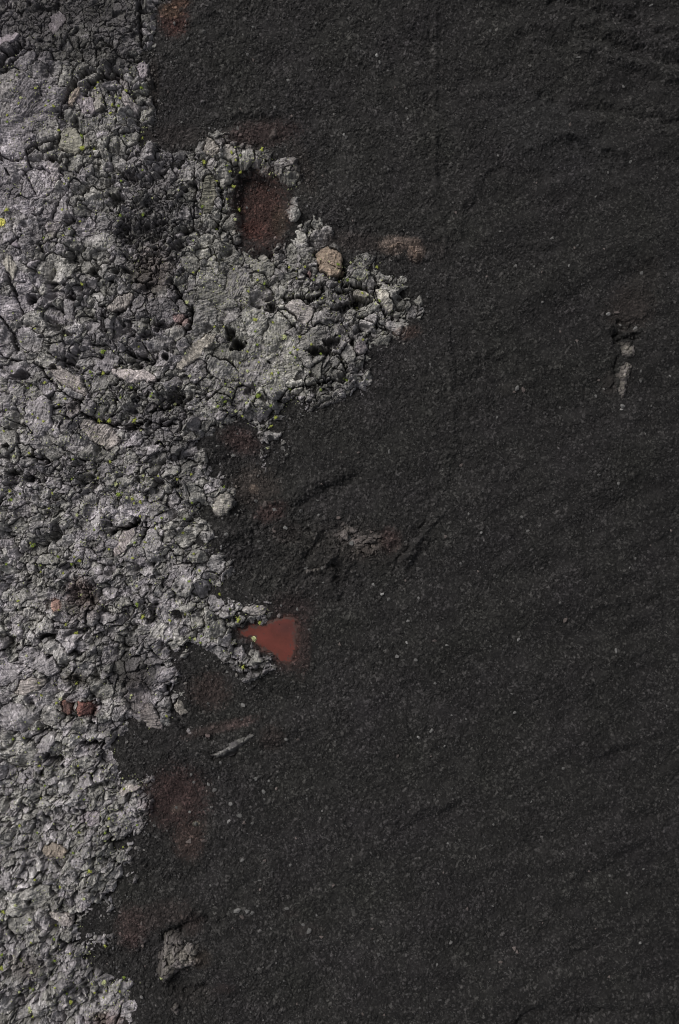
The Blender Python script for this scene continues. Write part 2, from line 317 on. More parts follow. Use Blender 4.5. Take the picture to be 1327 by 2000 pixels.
# folds and grooves of the cinder field: points, half width, height (m, >0 ridge)
FOLDS = [
 ([(852,-60),(852,60),(851,140),(849,220),(851,300),(852,400),(868,460),(872,560),(876,660),(884,760),(886,860),(866,950),(838,1010)], 4.5, .17),
 ([(840,-60),(840,140),(839,300)], 4, -.09),
 ([(846,990),(826,1020),(806,1050),(786,1086),(770,1110)], 4.5, -.22),
 ([(858,1000),(838,1034),(818,1062),(800,1090)], 4.5, .22),
 ([(852,1052),(828,1070),(812,1090),(800,1110)], 4, -.18),
 ([(686,910),(660,928),(630,944),(602,958),(582,968)], 14, .30),
 ([(700,928),(670,946),(640,962),(612,976),(590,984)], 10, -.32),
 ([(740,820),(700,840),(650,870)], 16, .12),
 ([(950,330),(925,360),(905,400),(892,450)], 7, .2),
 ([(962,340),(938,376),(920,410)], 9, -.06),
 ([(1080,0),(1130,10),(1180,22),(1240,44),(1330,80)], 8, -.32),
 ([(1120,50),(1170,76),(1230,100),(1340,126)], 8, -.30),
 ([(1130,90),(1180,112),(1240,130),(1340,160)], 9, .28),
 ([(1190,60),(1240,84),(1300,96),(1340,100)], 8, .26),
 ([(1230,140),(1280,160),(1340,170)], 8, -.25),
 ([(1130,206),(1180,212),(1220,222),(1300,240),(1340,236)], 9, -.3),
 ([(1100,196),(1160,194),(1210,206),(1280,216)], 9, .22),
 ([(1090,276),(1130,288),(1170,306),(1220,320)], 9, -.26),
 ([(1110,262),(1150,276),(1190,290)], 8, .2),
 ([(1060,190),(1080,196)], 7, -.3),
 ([(1020,80),(1060,120),(1100,150)], 9, -.14),
 ([(980,340),(1040,344),(1100,336)], 9, -.16),
 ([(830,1440),(880,1430),(930,1436)], 14, .14),
 ([(880,1560),(850,1575),(812,1586),(785,1600),(750,1630),(720,1660),(690,1690)], 9, .24),
 ([(890,1580),(850,1590),(812,1602),(790,1616)], 10, -.13),
 ([(1060,1970),(1040,1966),(1020,1984),(1006,2010)], 6, -.26),
 ([(1046,1958),(1010,1974),(980,2000)], 9, .2),
 ([(1130,1720),(1160,1700),(1200,1686)], 9, -.13),
 ([(1110,1712),(1150,1692),(1190,1676)], 8, .18),
 ([(1270,1730),(1330,1756)], 8, -.2),
 ([(1240,1600),(1290,1590),(1330,1596)], 8, -.16),
 ([(1000,1790),(1040,1806),(1060,1816)], 9, -.2),
 ([(1010,1778),(1050,1792)], 9, .16),
 ([(1130,1980),(1200,1976),(1270,1972),(1330,1984)], 10, -.3),
 ([(1180,1960),(1240,1950),(1300,1958)], 10, .22),
 ([(1180,1190),(1230,1182),(1290,1170)], 8, -.16),
 ([(1170,1180),(1230,1168),(1280,1160)], 9, .16),
 ([(1130,1480),(1200,1456),(1260,1440)], 12, .14),
 ([(1140,1496),(1210,1474)], 9, -.14),
 ([(1208,662),(1226,668),(1244,660)], 8, -.9),
 ([(1214,632),(1230,640),(1246,630)], 5, -.5),
 ([(1206,700),(1202,730),(1198,760)], 4, -.25),
 ([(1250,560),(1262,590),(1250,620),(1240,640)], 9, .25),
 ([(650,1110),(660,1130),(668,1150),(664,1170)], 10, -.4),
 ([(620,1100),(600,1080),(592,1060)], 12, -.25),
 ([(600,1090),(618,1066),(640,1044)], 8, -.30),
 ([(584,1080),(602,1056),(622,1040)], 12, .3),
 ([(660,1066),(646,1084),(636,1100)], 6, .35),
 ([(648,1116),(646,1132),(652,1150),(660,1166)], 5, .3),
 ([(672,1120),(690,1128),(706,1140)], 14, -.35),
 ([(560,1130),(580,1140),(600,1150)], 12, .2),
 ([(414,1478),(440,1474),(460,1474)], 5, -.8),
 ([(362,1420),(390,1440),(430,1446)], 6, -.4),
 ([(500,1438),(540,1424),(590,1416)], 12, .2),
 ([(520,1462),(560,1456)], 8, -.2),
 ([(340,1800),(360,1786),(382,1776)], 8, .3),
 ([(352,1812),(370,1802),(400,1798),(430,1800)], 7, -.45),
 ([(330,1826),(350,1818)], 6, -.6),
 ([(340,1925),(370,1940),(400,1932)], 9, -.5),
 ([(180,1876),(240,1872),(290,1850)], 12, -.3),
 ([(300,1700),(360,1716),(420,1708)], 14, -.25),
 ([(270,1500),(300,1480),(340,1470)], 18, .12),
 ([(420,1470),(470,1520),(480,1600),(460,1700)], 40, .15),
 ([(400,240),(460,225),(520,222),(560,240)], 16, .22),
 ([(420,246),(470,238),(515,240)], 6, -.2),
 ([(670,440),(720,458),(780,456),(840,476)], 20, .3),
 ([(745,500),(790,510),(830,512)], 8, -.25),
 ([(455,900),(480,960),(500,1030),(480,1080)], 26, -.3),
 ([(520,960),(545,1010),(560,1060)], 18, .3),
 ([(640,1066),(690,1052),(740,1056),(780,1074)], 30, .34),
 ([(700,100),(740,126),(780,140)], 12, .14),
 ([(940,580),(950,640),(940,700)], 16, .12),
 ([(1000,900),(970,960),(960,1000)], 16, .1),
 ([(1150,960),(1210,950),(1250,930)], 12, .12),
]
# plates and blocks of the crust that stand out: u, v, ru, rv, turn, lift (m), tone, (r,g,b) tint, streaks, name, label
G0, PU, OL, BR, PL = (1.03, 1.0, .97), (1.04, .985, 1.02), (1.03, 1.02, .92), (1.12, .98, .88), (1.05, 1.0, .95)
PLATES = [
 (272,736,42,13,6,.16,2.1,PL,.5,'lava_slab','long pale spindle-shaped slab, brightest in the middle crust'),
 (385,688,48,13,-40,.12,1.5,PL,.7,'lava_slab','long striated grey slab slanting up right from the spindle slab'),
 (140,746,44,14,34,.08,1.3,PL,.6,'lava_slab','broad bent grey slab beside a mossy crack, left of the spindle slab'),
 (200,846,40,21,30,.10,1.3,PL,.25,'lava_slab','striated purplish slab below the mossy crack under the spindle slab'),
 (25,522,10,23,-12,.12,1.6,OL,.5,'lava_slab','upright almond-shaped pale stone beside the smooth left edge'),
 (135,1379,12,14,0,.05,.75,(1.5,.8,.68),.1,'scoria_rock','dark red-brown rock, the left one of the pair'),
 (175,1381,15,16,10,.05,.8,(1.6,.78,.66),.1,'scoria_rock','rough red-brown rock, the right one of the pair'),
 (112,1181,11,11,0,.1,1.4,(1.45,.9,.74),.1,'scoria_rock','small salmon-pink rock left of the rusty patch in the crust'),
 (604,538,5,6,0,.1,1.1,(1.3,.95,.92),0,'scoria_rock','small pinkish stone just lower left of the tan boulder'),
 (150,802,12,15,0,.2,.75,G0,.1,'lava_block','dark rounded knob standing at the foot of the bent slab'),
 (358,630,16,11,10,.05,1.1,(1.22,.94,.9),.2,'scoria_rock','brown-pink rock inside the arched black crack'),
 (643,515,28,32,-12,.08,1.0,(1.22,.98,.83),.1,'boulder','large tan-brown boulder split by a dark crack, resting in the crust lobe'),
 (172,208,20,18,20,.05,1.25,PU,.2,'lava_slab','flat angular grey slab under the curved overhang crack'),
 (193,200,15,16,0,.20,1.3,G0,.1,'lava_slab','five-sided grey slab leaning right of the flat one under the overhang'),
 (150,195,6,22,40,.25,1.15,BR,.5,'lava_slab','narrow brown-grey slab standing on the rim of the curved overhang'),
 (243,168,9,20,-24,.12,1.2,G0,.4,'lava_slab','long upright brown-grey slab by the moss near the crust top'),
 (255,206,11,22,-44,.10,1.15,G0,.4,'lava_slab','long slanting grey slab below the upright one near the crust top'),
 (281,142,14,19,0,.16,1.7,PU,.1,'lava_block','smooth pale blue-grey block on the crust edge near the top'),
 (142,276,24,26,10,.16,1.35,OL,.1,'lava_block','round lichen-spotted block left of the bright moss clump'),
 (174,282,8,16,0,.10,1.35,G0,.2,'lava_block','narrow upright block right of the mossy cleft in the upper crust'),
 (112,340,15,21,-40,.14,1.6,PU,.2,'lava_slab','pale wedge-shaped slab beside a small black hole'),
 (105,444,16,14,0,.14,1.15,G0,.2,'lava_block','rounded grey block ringed by dark cracks in the left crust'),
 (95,466,15,9,-30,.08,1.1,OL,.3,'lava_block','slanting oval block under the rounded ringed one'),
 (236,596,27,13,-35,.14,1.4,PL,.3,'lava_slab','smooth fin-shaped slab left of the arched black crack'),
 (35,480,14,11,-10,.06,1.15,PU,.2,'lava_slab','flat lilac-grey slab split by a crack near the left edge'),
 (354,1380,17,17,10,.16,1.35,PL,.2,'lava_block','pale cracked block on the cinder edge right of the deep trough'),
 (411,385,14,42,2,.02,.75,OL,.9,'lava_slab','tall dark ribbed slab left of the red-floored pit'),
 (16,86,30,10,-14,.16,1.8,PU,.1,'lava_block','pale blocky ledge above a black crack on the left edge'),
 (112,50,12,26,24,.08,1.2,PU,.2,'lava_slab','grey slab lying in the dark rubble of the top left corner'),
 (584,610,30,20,20,.15,1.5,G0,.5,'lava_slab','pale rough plate cracked along its top, west of the lobe pits'),
 (750,588,12,26,-30,.14,1.7,OL,.3,'lava_slab','pale streaked slab near the eastern tip of the crust'),
 (706,576,18,10,0,.1,1.35,PL,.3,'lava_block','grey block left of the pale streaked slab at the eastern tip'),
 (706,682,12,12,0,.14,1.15,PU,.1,'lava_block','smooth purplish block right of the easternmost black pits'),
 (440,985,20,26,10,.16,1.6,G0,.1,'lava_block','pale swollen block cracked like bread crust at the cinder margin'),
 (470,835,10,20,-20,.05,1.2,PL,.2,'lava_slab','tapering grey slab leading into the narrow crust tail'),
 (300,1405,20,34,-28,.02,1.0,PL,.4,'lava_slab','broad purplish streaked slab beside the deep black trough'),
 (125,260,1,1,0,0,1,G0,0,'',''),
 (500,1192,24,14,0,.10,1.5,G0,.1,'lava_block','pale tiled-looking block above the western inlet of the red pool'),
 (410,262+24,16,24,-30,.12,1.3,PL,.3,'lava_slab','smooth pale slab capping the top of the crust lobe'),
 (450,300,14,22,-25,.10,1.35,G0,.3,'lava_slab','bright curved slab running down the crust lobe from its top'),
 (176,1595,22,16,-10,.10,1.0,PU,.4,'lava_slab','dark flat slab with a forked crack in the lower crust'),
 (110,1655,26,14,8,.08,1.15,BR,.3,'lava_slab','brownish flat slab in the rounded lower crust'),
 (250,1540,22,9,-8,.12,1.5,PL,.3,'lava_slab','long pale slab near the margin above the lowest crust bulge'),
 (230,1975,14,32,18,.10,1.35,PU,.4,'lava_slab','pale upright slab at the bottom edge beside reddish soil'),
 (246,1056,12,36,30,.06,1.4,PL,.8,'lava_slab','long pale streaked slab below the black cleft'),
 (60,1340,34,14,-25,.08,1.45,PL,.8,'lava_slab','striated pale plate left of the red-brown stone pair'),
 (130,1790,26,12,30,.12,1.5,PL,.4,'lava_slab','pale slab leaning over the dark notch in the lower crust'),
 (330,1835,12,14,0,0,0,G0,0,'',''),
]
PLATES = [p for p in PLATES if p[9]]
DUST = [(265,1312,52,40,20,.9),(240,1868,70,22,-5,.7),(150,38,180,72,-8,.55),(230,125,60,22,0,.7),(470,870,60,50,0,.8),(500,1320,50,24,0,.4),(460,1130,30,50,0,.6),(200,100,120,30,-10,.6),(250,1440,60,22,10,.6),(345,1395,30,24,0,.4),(470,1010,26,60,0,.6),(285,1600,22,80,0,.45),(225,1790,40,20,0,.5),(330,800,50,20,0,.35),(300,430,60,50,0,.3),(165,1160,30,20,0,.4)]
ROUGH = [(520,1090,110,90,0,1.0),(480,900,60,60,0,.8),(650,1080,90,60,0,.9),(300,1850,130,60,0,.9),(400,1480,140,50,0,.5),(320,1620,60,90,0,.5),(400,1340,60,50,0,.5),(250,1320,50,40,0,.8),(560,1000,60,60,0,.5),(450,1960,200,60,0,.4),(1225,640,50,40,0,.5)]
PITFLOOR = []

# ------------------------------------------------------------------ field functions
_wx = lambda x, y: fbm(x, y, 26, 3, 900)
_wy = lambda x, y: fbm(x, y, 26, 3, 950)

def flow_sd(x, y, ragged=True):
    """signed distance (u) from the crust margin, positive on the crust"""
    s = sdf(x, y, FLOW)
    s = np.minimum(s, -sdf(x, y, RED_PIT))
    s = np.minimum(s, -sdf(x, y, POOL))
    for a in ASH_IN: s = np.minimum(s, -sdf(x, y, a) + 3 + fbm(x, y, 26, 3, 335) * 11)
    if ragged: s = s + fbm(x, y, 14, 3, 333) * 7 + fbm(x, y, 45, 2, 334) * 4 + 4
    return s

def weight(x, y, table, n=6):
    w = np.zeros(x.shape, f32)
    for r in table: w = w + f32(r[5]) * blob(x, y, *r[:5])
    return w

def stain(x, y, rgb, rough=0.5, ref=None, sc=1.0):
    l0 = (rgb[0] + rgb[1] + rgb[2]) / 3
    lumv = np.clip(l0 / (ref if ref is not None else np.maximum(l0.mean(), .01)), .3, 2.2) ** .8
    n = 0.5 + 0.5 * fbm(x, y, 18, 4, 4321) + rough * (fbm(x, y, 5, 2, 4400)) + .9 * (rnd(np.round(x / 2.2).astype(np.int64), np.round(y / 2.2).astype(np.int64), 4500) - .5)
    for (cx, cy, rx, ry, dg, col, st) in STAINS:
        b = blob(x, y, cx, cy, rx * 1.05, ry * 1.05, dg)
        k = np.clip(b * 1.7 + (n - 0.55) * 0.75 * (b > .02), 0, 1) * sstep(.02, .3, b) * st
        lum0 = sum(col) / 3
        for c in range(3):
            cc0 = lum0 + (col[c] - lum0) * .66
            rgb[c] = rgb[c] * (1 - k) + (f32(cc0 * .66) * lumv) * k * sc
    return rgb

def warp(x, y):
    return (x + fbm(x, y, 34, 2, 15) * 7 + fbm(x, y, 13, 2, 13) * 3.6 + fbm(x, y, 5, 2, 17) * 1.1, y + fbm(x, y, 34, 2, 16) * 7 + fbm(x, y, 13, 2, 14) * 3.6 + fbm(x, y, 5, 2, 18) * 1.1)

class Fracture:
    """Packing of blocks of many sizes; the joints are the power bisectors between neighbouring blocks."""
    def __init__(self, u0, v0, u1, v1, step, classes, fields, plates=(), tiled=False, seed=5, mask=None):
        self.u0, self.v0, self.st = u0, v0, step
        nu, nv = int((u1 - u0) / step) + 1, int((v1 - v0) / step) + 1
        self.nu, self.nv = nu, nv
        r_ = np.random.default_rng(seed)
        gu, gv = np.meshgrid(u0 + np.arange(nu) * step, v0 + np.arange(nv) * step)
        WX, WY = warp(gu.ravel(), gv.ravel()); WX = WX.reshape(nv, nu).astype(f32); WY = WY.reshape(nv, nu).astype(f32)
        K = 2.0; cu, cv = int((u1 - u0) / K) + 1, int((v1 - v0) / K) + 1     # clearance raster
        clear = np.full((cv, cu), 99., f32)
        if mask is not None:
            mu, mv = np.meshgrid(u0 + np.arange(cu) * K, v0 + np.arange(cv) * K)
            clear[~mask(mu.ravel(), mv.ravel()).reshape(cv, cu)] = -99
        sites = []   # u, v, r, a11, a12, a22 (metric), plate id
        def occupy(u, v, r, ru, rv, dg, reach):
            i0, i1 = max(0, int((u - u0 - ru - reach) / K)), min(cu, int((u - u0 + ru + reach) / K) + 2)
            j0, j1 = max(0, int((v - v0 - ru - reach) / K)), min(cv, int((v - v0 + ru + reach) / K) + 2)
            if i1 <= i0 or j1 <= j0: return
            X, Y = np.meshgrid(u0 + np.arange(i0, i1) * K - u, v0 + np.arange(j0, j1) * K - v)
            c_, s_ = math.cos(math.radians(dg)), math.sin(math.radians(dg))
            q = np.sqrt(((X * c_ + Y * s_) / ru) ** 2 + ((-X * s_ + Y * c_) / rv) ** 2)
            d = (q - 1) * rv
            np.minimum(clear[j0:j1, i0:i1], d, out=clear[j0:j1, i0:i1])
        def add(u, v, ru, rv, dg, pid):
            c_, s_ = math.cos(math.radians(dg)), math.sin(math.radians(dg))
            R2 = ru * rv; a, b = R2 / ru ** 2, R2 / rv ** 2
            sites.append((u, v, R2, a * c_ * c_ + b * s_ * s_, (a - b) * c_ * s_, a * s_ * s_ + b * c_ * c_, pid, max(ru, rv)))
        for k, P in enumerate(plates):
            ru, rv, dg = P[2], P[3], P[4]
            if ru < rv: ru, rv, dg = rv, ru, dg + 90
            add(P[0], P[1], ru, rv, dg, k); occupy(P[0], P[1], rv, ru, rv, dg, 34)
        for (r0, dens, wsm, wfi) in classes:
            N = int((u1 - u0) * (v1 - v0) / (r0 * r0) * dens)
            pu, pv = r_.uniform(u0, u1, N), r_.uniform(v0, v1, N)
            sm_, fi_ = fields(pu, pv)
            p_ = np.clip(wsm[0] + wsm[1] * sm_ + wfi * fi_, 0, 1)
            go = r_.uniform(size=N) < p_; lim = r_.uniform(.38, .62, N)
            rr = r0 * r_.uniform(.82, 1.2, N)
            asp = r_.uniform(1.0, 2.5, N) ** .85; ang = np.where(r_.uniform(size=N) < .6, -35 + 22 * r_.normal(size=N), r_.uniform(0, 180, N))
            ci_, cj_ = ((pu - u0) / K).astype(int), ((pv - v0) / K).astype(int)
            for t in np.nonzero(go & (clear[cj_, ci_] > rr * .35))[0]:
                r = rr[t]
                if clear[cj_[t], ci_[t]] < r * lim[t]: continue
                ru, rv = r * math.sqrt(asp[t]), r / math.sqrt(asp[t])
                add(pu[t], pv[t], ru, rv, ang[t], -1); occupy(pu[t], pv[t], r, ru, rv, ang[t], r0 * 1.3)
        Sa = np.array(sites, np.float64); self.S = Sa
        sxw, syw = warp(Sa[:, 0], Sa[:, 1]); self.sx, self.sy = sxw, syw
        D1 = np.full((nv, nu), 1e9, f32); D2 = D1.copy(); I1 = np.zeros((nv, nu), np.int32); I2 = I1.copy()
        for k in range(len(Sa)):
            w = Sa[k, 7] * 1.25 + 9
            i0, i1 = max(0, int((Sa[k, 0] - w - u0) / step)), min(nu, int((Sa[k, 0] + w - u0) / step) + 1)
            j0, j1 = max(0, int((Sa[k, 1] - w - v0) / step)), min(nv, int((Sa[k, 1] + w - v0) / step) + 1)
            if i1 <= i0 or j1 <= j0: continue
            X = WX[j0:j1, i0:i1] - f32(sxw[k]); Y = WY[j0:j1, i0:i1] - f32(syw[k])
            d = f32(Sa[k, 3]) * X * X + f32(2 * Sa[k, 4]) * X * Y + f32(Sa[k, 5]) * Y * Y - f32(Sa[k, 2])
            a, b = D1[j0:j1, i0:i1], D2[j0:j1, i0:i1]; ia, ib = I1[j0:j1, i0:i1], I2[j0:j1, i0:i1]
            m = d < a
            b[m] = a[m]; ib[m] = ia[m]; a[m] = d[m]; ia[m] = k
            m2 = (~m) & (d < b); b[m2] = d[m2]; ib[m2] = k
        def grad(I):
            X = WX - sxw[I]; Y = WY - syw[I]
            return 2 * (Sa[I, 3] * X + Sa[I, 4] * Y), 2 * (Sa[I, 4] * X + Sa[I, 5] * Y)
        a, b = grad(I1); c, d = grad(I2)
        e = (D2 - D1) / np.maximum(np.hypot(a - c, b - d), 1.0)
        self.E = np.clip(e, 0, 30).astype(f32); self.I = I1; self.J = I2
        log('  packed', len(Sa))
    def at(self, x, y):
        i = np.clip((x - self.u0) / self.st, 0, self.nu - 1.001); j = np.clip((y - self.v0) / self.st, 0, self.nv - 1.001)
        ii, jj = np.rint(i).astype(int), np.rint(j).astype(int)
        i0, j0 = i.astype(int), j.astype(int); fx, fy = (i - i0).astype(f32), (j - j0).astype(f32)
        E = self.E
        e = (E[j0, i0] * (1 - fx) + E[j0, i0 + 1] * fx) * (1 - fy) + (E[j0 + 1, i0] * (1 - fx) + E[j0 + 1, i0 + 1] * fx) * fy
        return self.I[jj, ii], self.J[jj, ii], e

CLASSES = [(30, 3, (.0, .45), -.5), (20, 4, (.04, .45), -.5), (13.5, 5, (.10, .4), -.3), (9.5, 6, (.12, .3), -.25), (6.6, 7, (.22, .2), -.25), (4.7, 8, (.42, 0), -.1), (3.4, 9, (1, 0), 0), (2.4, 10, (1, 0), 0)]
_FR = {}
def flow_fracture():
    if 'flow' not in _FR:
        _FR['flow'] = Fracture(-260, -160, 850, 2160, 1.0, CLASSES,
            lambda u, v: (np.clip(weight(u, v, SMOOTH), 0, 1), np.clip(weight(u, v, FINE), 0, 1)), PLATES, seed=5,
            mask=lambda u, v: sdf(u, v, FLOW, 30) > -12)
    return _FR['flow']

def crust(x, y, sd, style='flow', lift=None):
    """height (m), albedo and block id of fractured lava crust"""
    n = x.shape[0]
    sm = np.clip(weight(x, y, SMOOTH), 0, 1) if style == 'flow' else np.zeros(n, f32)
    fi = np.clip(weight(x, y, FINE), 0, 1) if style == 'flow' else np.full(n, .5, f32)
    if style == 'flow':
        sheet = sstep(.12, .55, fbm(x + fbm(x, y, 90, 2, 151) * 40, y + fbm(x, y, 90, 2, 152) * 40, 75, 2, 150)) * (1 - fi * .7)
        sm = np.clip(np.maximum(sm, sheet * .85), 0, 1)
    else: sheet = np.zeros(n, f32)
    if style == 'ropy': sm[:] = .9; fi[:] = 0
    if style == 'tiled': fi[:] = 1
    # warped coordinates, sheared by the direction the flow moved
    x = np.clip(x, -1500, 3000); y = np.clip(y, -1500, 3600)
    w1 = fbm(x, y, 60, 2, 11) * 16; w2 = fbm(x, y, 60, 2, 12) * 16
    w3 = fbm(x, y, 15, 3, 13) * 5.0; w4 = fbm(x, y, 15, 3, 14) * 5.0   # fine warp
    X = x + w1 + w3 * .55; Y = y + w2 + w4 * .55
    ang = 0.5 * fbm(x, y, 300, 2, 15)
    if style == 'flow': FR = flow_fracture()
    else:
        cl = {'rough': [(9, 5, (.5, 0), 0), (6, 7, (.8, 0), 0), (4, 8, (1, 0), 0), (2.8, 9, (1, 0), 0)], 'ropy': [(16, 5, (1, 0), 0), (8, 8, (1, 0), 0), (4, 8, (1, 0), 0)],
              'tiled': [(4.2, 12, (1, 0), 0), (3, 12, (1, 0), 0)]}[style]
        FR = Fracture(x.min() - 4, y.min() - 4, x.max() + 4, y.max() + 4, .5, cl, lambda u, v: (np.zeros(u.shape, f32), np.zeros(u.shape, f32)), seed=int(x.min()) + 7)
    blk, blk2, e = FR.at(x, y)
    pid = FR.S[blk, 6].astype(np.int64)
    R1 = np.sqrt(FR.S[blk, 2]).astype(f32); R2_ = np.sqrt(FR.S[blk2, 2]).astype(f32)
    lvl = np.digitize(R1, [4.6, 8.5, 13.5])
    wx_, wy_ = warp(x, y)
    ox, oy = (wx_ - FR.sx[blk]).astype(f32), (wy_ - FR.sy[blk]).astype(f32)
    ax, ay = blk.astype(np.int64), (blk * 0 + 3).astype(np.int64)
    big = lvl >= 3
    ptone = np.zeros(n, f32); ptint = np.ones((n, 3), f32); pstr = np.zeros(n, f32); pz = np.zeros(n, f32)
    for k, P in enumerate(PLATES):
        m = pid == k
        ptone[m] = P[6]; ptint[m] = P[7]; pstr[m] = P[8]; pz[m] = P[5]
    big |= pid >= 0
    # base relief
    base = 0.42 * fbm(x, y, 150, 2, 71) + .34 * fbm(X, Y, 52, 2, 72) * (1 - .5 * sm)
    rl = ridged(X * .8 + Y * .5, Y * 1.1 - X * .2, 62, 3, 73)
    sw1 = x + fbm(x, y, 130, 2, 78) * 70; sw2 = y + fbm(x, y, 130, 2, 79) * 70
    arcs = perlin(sw1 / 150, sw2 / 34, 80) + .6 * perlin(sw1 / 44, sw2 / 95, 801)
    base += .34 * np.where(arcs > 0, arcs, arcs * 1.5) * (1 - .5 * sm) * (pid < 0)
    sx_ = x + fbm(x, y, 48, 2, 781) * 26 + w1; sy_ = y + fbm(x, y, 48, 2, 782) * 26 + w2
    swirl = 1 - np.abs(perlin(sx_ / 26, sy_ / 12, 783)) * 2.2
    swirl2 = 1 - np.abs(perlin(sx_ / 13 + 4, sy_ / 6.5, 784)) * 2.2
    base += (.10 * swirl + .05 * swirl2) * np.where(pid < 0, 1, .15) * (1 - .8 * sm) * np.clip(1.5 - R1 / 12, .25, 1)
    base += .42 * (rl - .6) * (1 - .6 * sm) * (pid < 0) + pz
    dome = lambda e, r: np.sqrt(np.clip(e / r, 0, 1) * (2 - np.clip(e / r, 0, 1)))
    H = base
    g3, g2 = f32(1) - .82 * sm, f32(1) - .8 * sm
    free = (pid < 0).astype(f32)
    # neighbouring blocks hang together in broken plates; joints inside a plate are tighter
    gcx, gcy, _, _, _ = voronoi(FR.S[:, 0], FR.S[:, 1], 24.0, 401, .95, False)
    gid = gcx * 4096 + gcy
    g1_, g2_ = gid[blk], gid[blk2]
    pr = rnd(np.minimum(blk, blk2).astype(np.int64), np.maximum(blk, blk2).astype(np.int64), 402)
    joint = np.where(g1_ == g2_, .04 + .55 * pr ** 2.5, .45 + .95 * pr).astype(f32)
    joint = joint * (1 - .88 * np.clip(sm * 1.2, 0, 1) * (pr < .82))
    rg = rnd(g1_, g1_ * 0 + 5, 403); rgx = rnd(g1_, g1_ * 0 + 5, 404) - .5; rgy = rnd(g1_, g1_ * 0 + 5, 405) - .5
    gox, goy = (x - FR.S[blk, 0].astype(f32)), (y - FR.S[blk, 1].astype(f32))
    ccx, ccy = (gcx[blk] + .5) * 24., (gcy[blk] + .5) * 24.
    H = H + free * g3 * (.42 * (rg - .5) + (np.clip(x - ccx, -26, 26) * rgx + np.clip(y - ccy, -26, 26) * rgy) * .022)
    r_blk = rnd(ax, ay, 84); tx = rnd(ax, ay, 85) - .5; ty = rnd(ax, ay, 86) - .5
    amp = np.clip(.13 + .018 * R1, 0, .40)
    slope = np.clip(.36 / np.maximum(R1, 3), .014, .09)
    H = H + free * amp * g3 * (r_blk - .5) + (np.clip(ox, -24, 24) * tx + np.clip(oy, -24, 24) * ty) * slope * np.where(free, g2, .4)
    rad_ = np.clip(R1 * .42, 1.6, 4.2)
    H = H + np.clip(.04 + .011 * R1, 0, .15) * dome(e, rad_) * (1 - .5 * sm) * np.clip(joint, .3 * (1 - sm), 1.2)
    # facets: a second tilted plane chops each block's shoulder
    fa_ = rnd(ax, ay, 301) * 6.283
    fp = (ox * np.cos(fa_) + oy * np.sin(fa_)) / np.maximum(R1, 2.5)
    H = H - np.maximum(fp - (.1 + .5 * rnd(ax, ay, 302)), 0) * np.clip(R1 * .055, .08, .55) * (1 - .85 * sm) * np.where(pid >= 0, .4, 1)
    # open joints
    jw = fbm(x, y, 34, 2, 91)
    Rm = np.minimum(R1, R2_)
    H = H - np.exp(-(e / np.clip(.85 + .035 * Rm + .45 * jw, .55, 2.4)) ** 2) * np.clip(.13 + .022 * Rm + .42 * jw * (Rm > 5) - .13 * sm, .03, 1.1) * joint
    # hairline cracks across some of the larger blocks
    hx, hy, _, _, eh = voronoi(x + w3 * .5, y + w4 * .5, 13.0, 331)
    hair = (rnd(ax, ay, 303) < .28) * (pid < 0) * (R1 > 8)
    H = H - np.exp(-(eh / .7) ** 2) * .10 * hair * (rnd(hx, hy, 304) < .7)
    # surface of the blocks: streaks, pitting
    th = rnd(ax, ay, 95) * 3.1
    if style == 'ropy': th = np.full(n, 2.75, f32)
    su = x * np.cos(th) + y * np.sin(th); sv = -x * np.sin(th) + y * np.cos(th)
    streak = perlin(su / 22 + .3 * w3 / 5, sv / 3.4, 96) + .6 * perlin(su / 12, sv / 1.9, 97)
    ropes = perlin(X / 60 + Y / 200, (Y * .8 - X * .45) / 5.5, 98)
    H = H + streak * (.042 + .02 * sm + .05 * pstr) + ropes * .075 * sm
    pits = fbm(x, y, 5.0, 3, 99, .65)
    cleav = perlin(su / 9, sv / 1.5, 971) * np.where(rnd(ax, ay, 306) < .5, 1, .2)
    H = H + cleav * .022
    H = H + pits * (.075 + .03 * fi) * np.where(pid >= 0, .6, 1) + fbm(x, y, 11, 2, 100) * .075 * np.where(pid >= 0, .6, 1)
    lows = sstep(.25, .75, fbm(X, Y, 42, 3, 110))
    H = H - lows * .95 * (1 - .75 * sm) * (pid < 0)          # deep rubble hollows between the plates
    for pts, hw, dep in (CRACKS if style == 'flow' else []):
        m = np.nonzero((x > min(p[0] for p in pts) - 16) & (x < max(p[0] for p in pts) + 16) & (y > min(p[1] for p in pts) - 16) & (y < max(p[1] for p in pts) + 16))[0]
        if not len(m): continue
        d = seg_dist(x[m] + w3[m] * .45, y[m] + w4[m] * .45, pts, 16) 
        d = np.maximum(d + pits[m] * 1.6, 0) * (1.0 + .5 * jw[m])
        near_j = np.exp(-(e[m] / (.9 + hw * .5)) ** 2)
        H[m] -= (np.exp(-np.clip(d / (hw * 1.7 + 1.2), 0, 9) ** 2.6) * dep * (.10 + 1.0 * near_j)).astype(f32)
        H[m] -= (np.exp(-np.clip(d / (hw * .55), 0, 9) ** 2) * dep * .6).astype(f32)
    if style == 'flow':
        for (px, py, rx, ry, dg, dep) in PITS:
            q = -np.log(np.maximum(blob(x + w3 * 1.7 + w4 * .4, y + w4 * 1.7 - w3 * .4, px, py, rx, ry, dg), 1e-9))   # squared radius
            H -= (dep * 1.05) * sstep(1.45, .15, q + .45 * pits)
    if style == 'flow':
        flat = np.clip(blob(x, y, 150, 40, 190, 85, -8), 0, 1)
        H = H * (1 - .55 * flat)
    # albedo
    tone = np.clip(1 + (weight(x, y, TONE) if style == 'flow' else 0) , .28, 1.9)
    tone = tone * (1 + .16 * fbm(x, y, 90, 2, 120))
    bid_x = ax; bid_y = ay
    per = rnd(bid_x, bid_y, 121)
    per2 = rnd(hx, hy, 122)
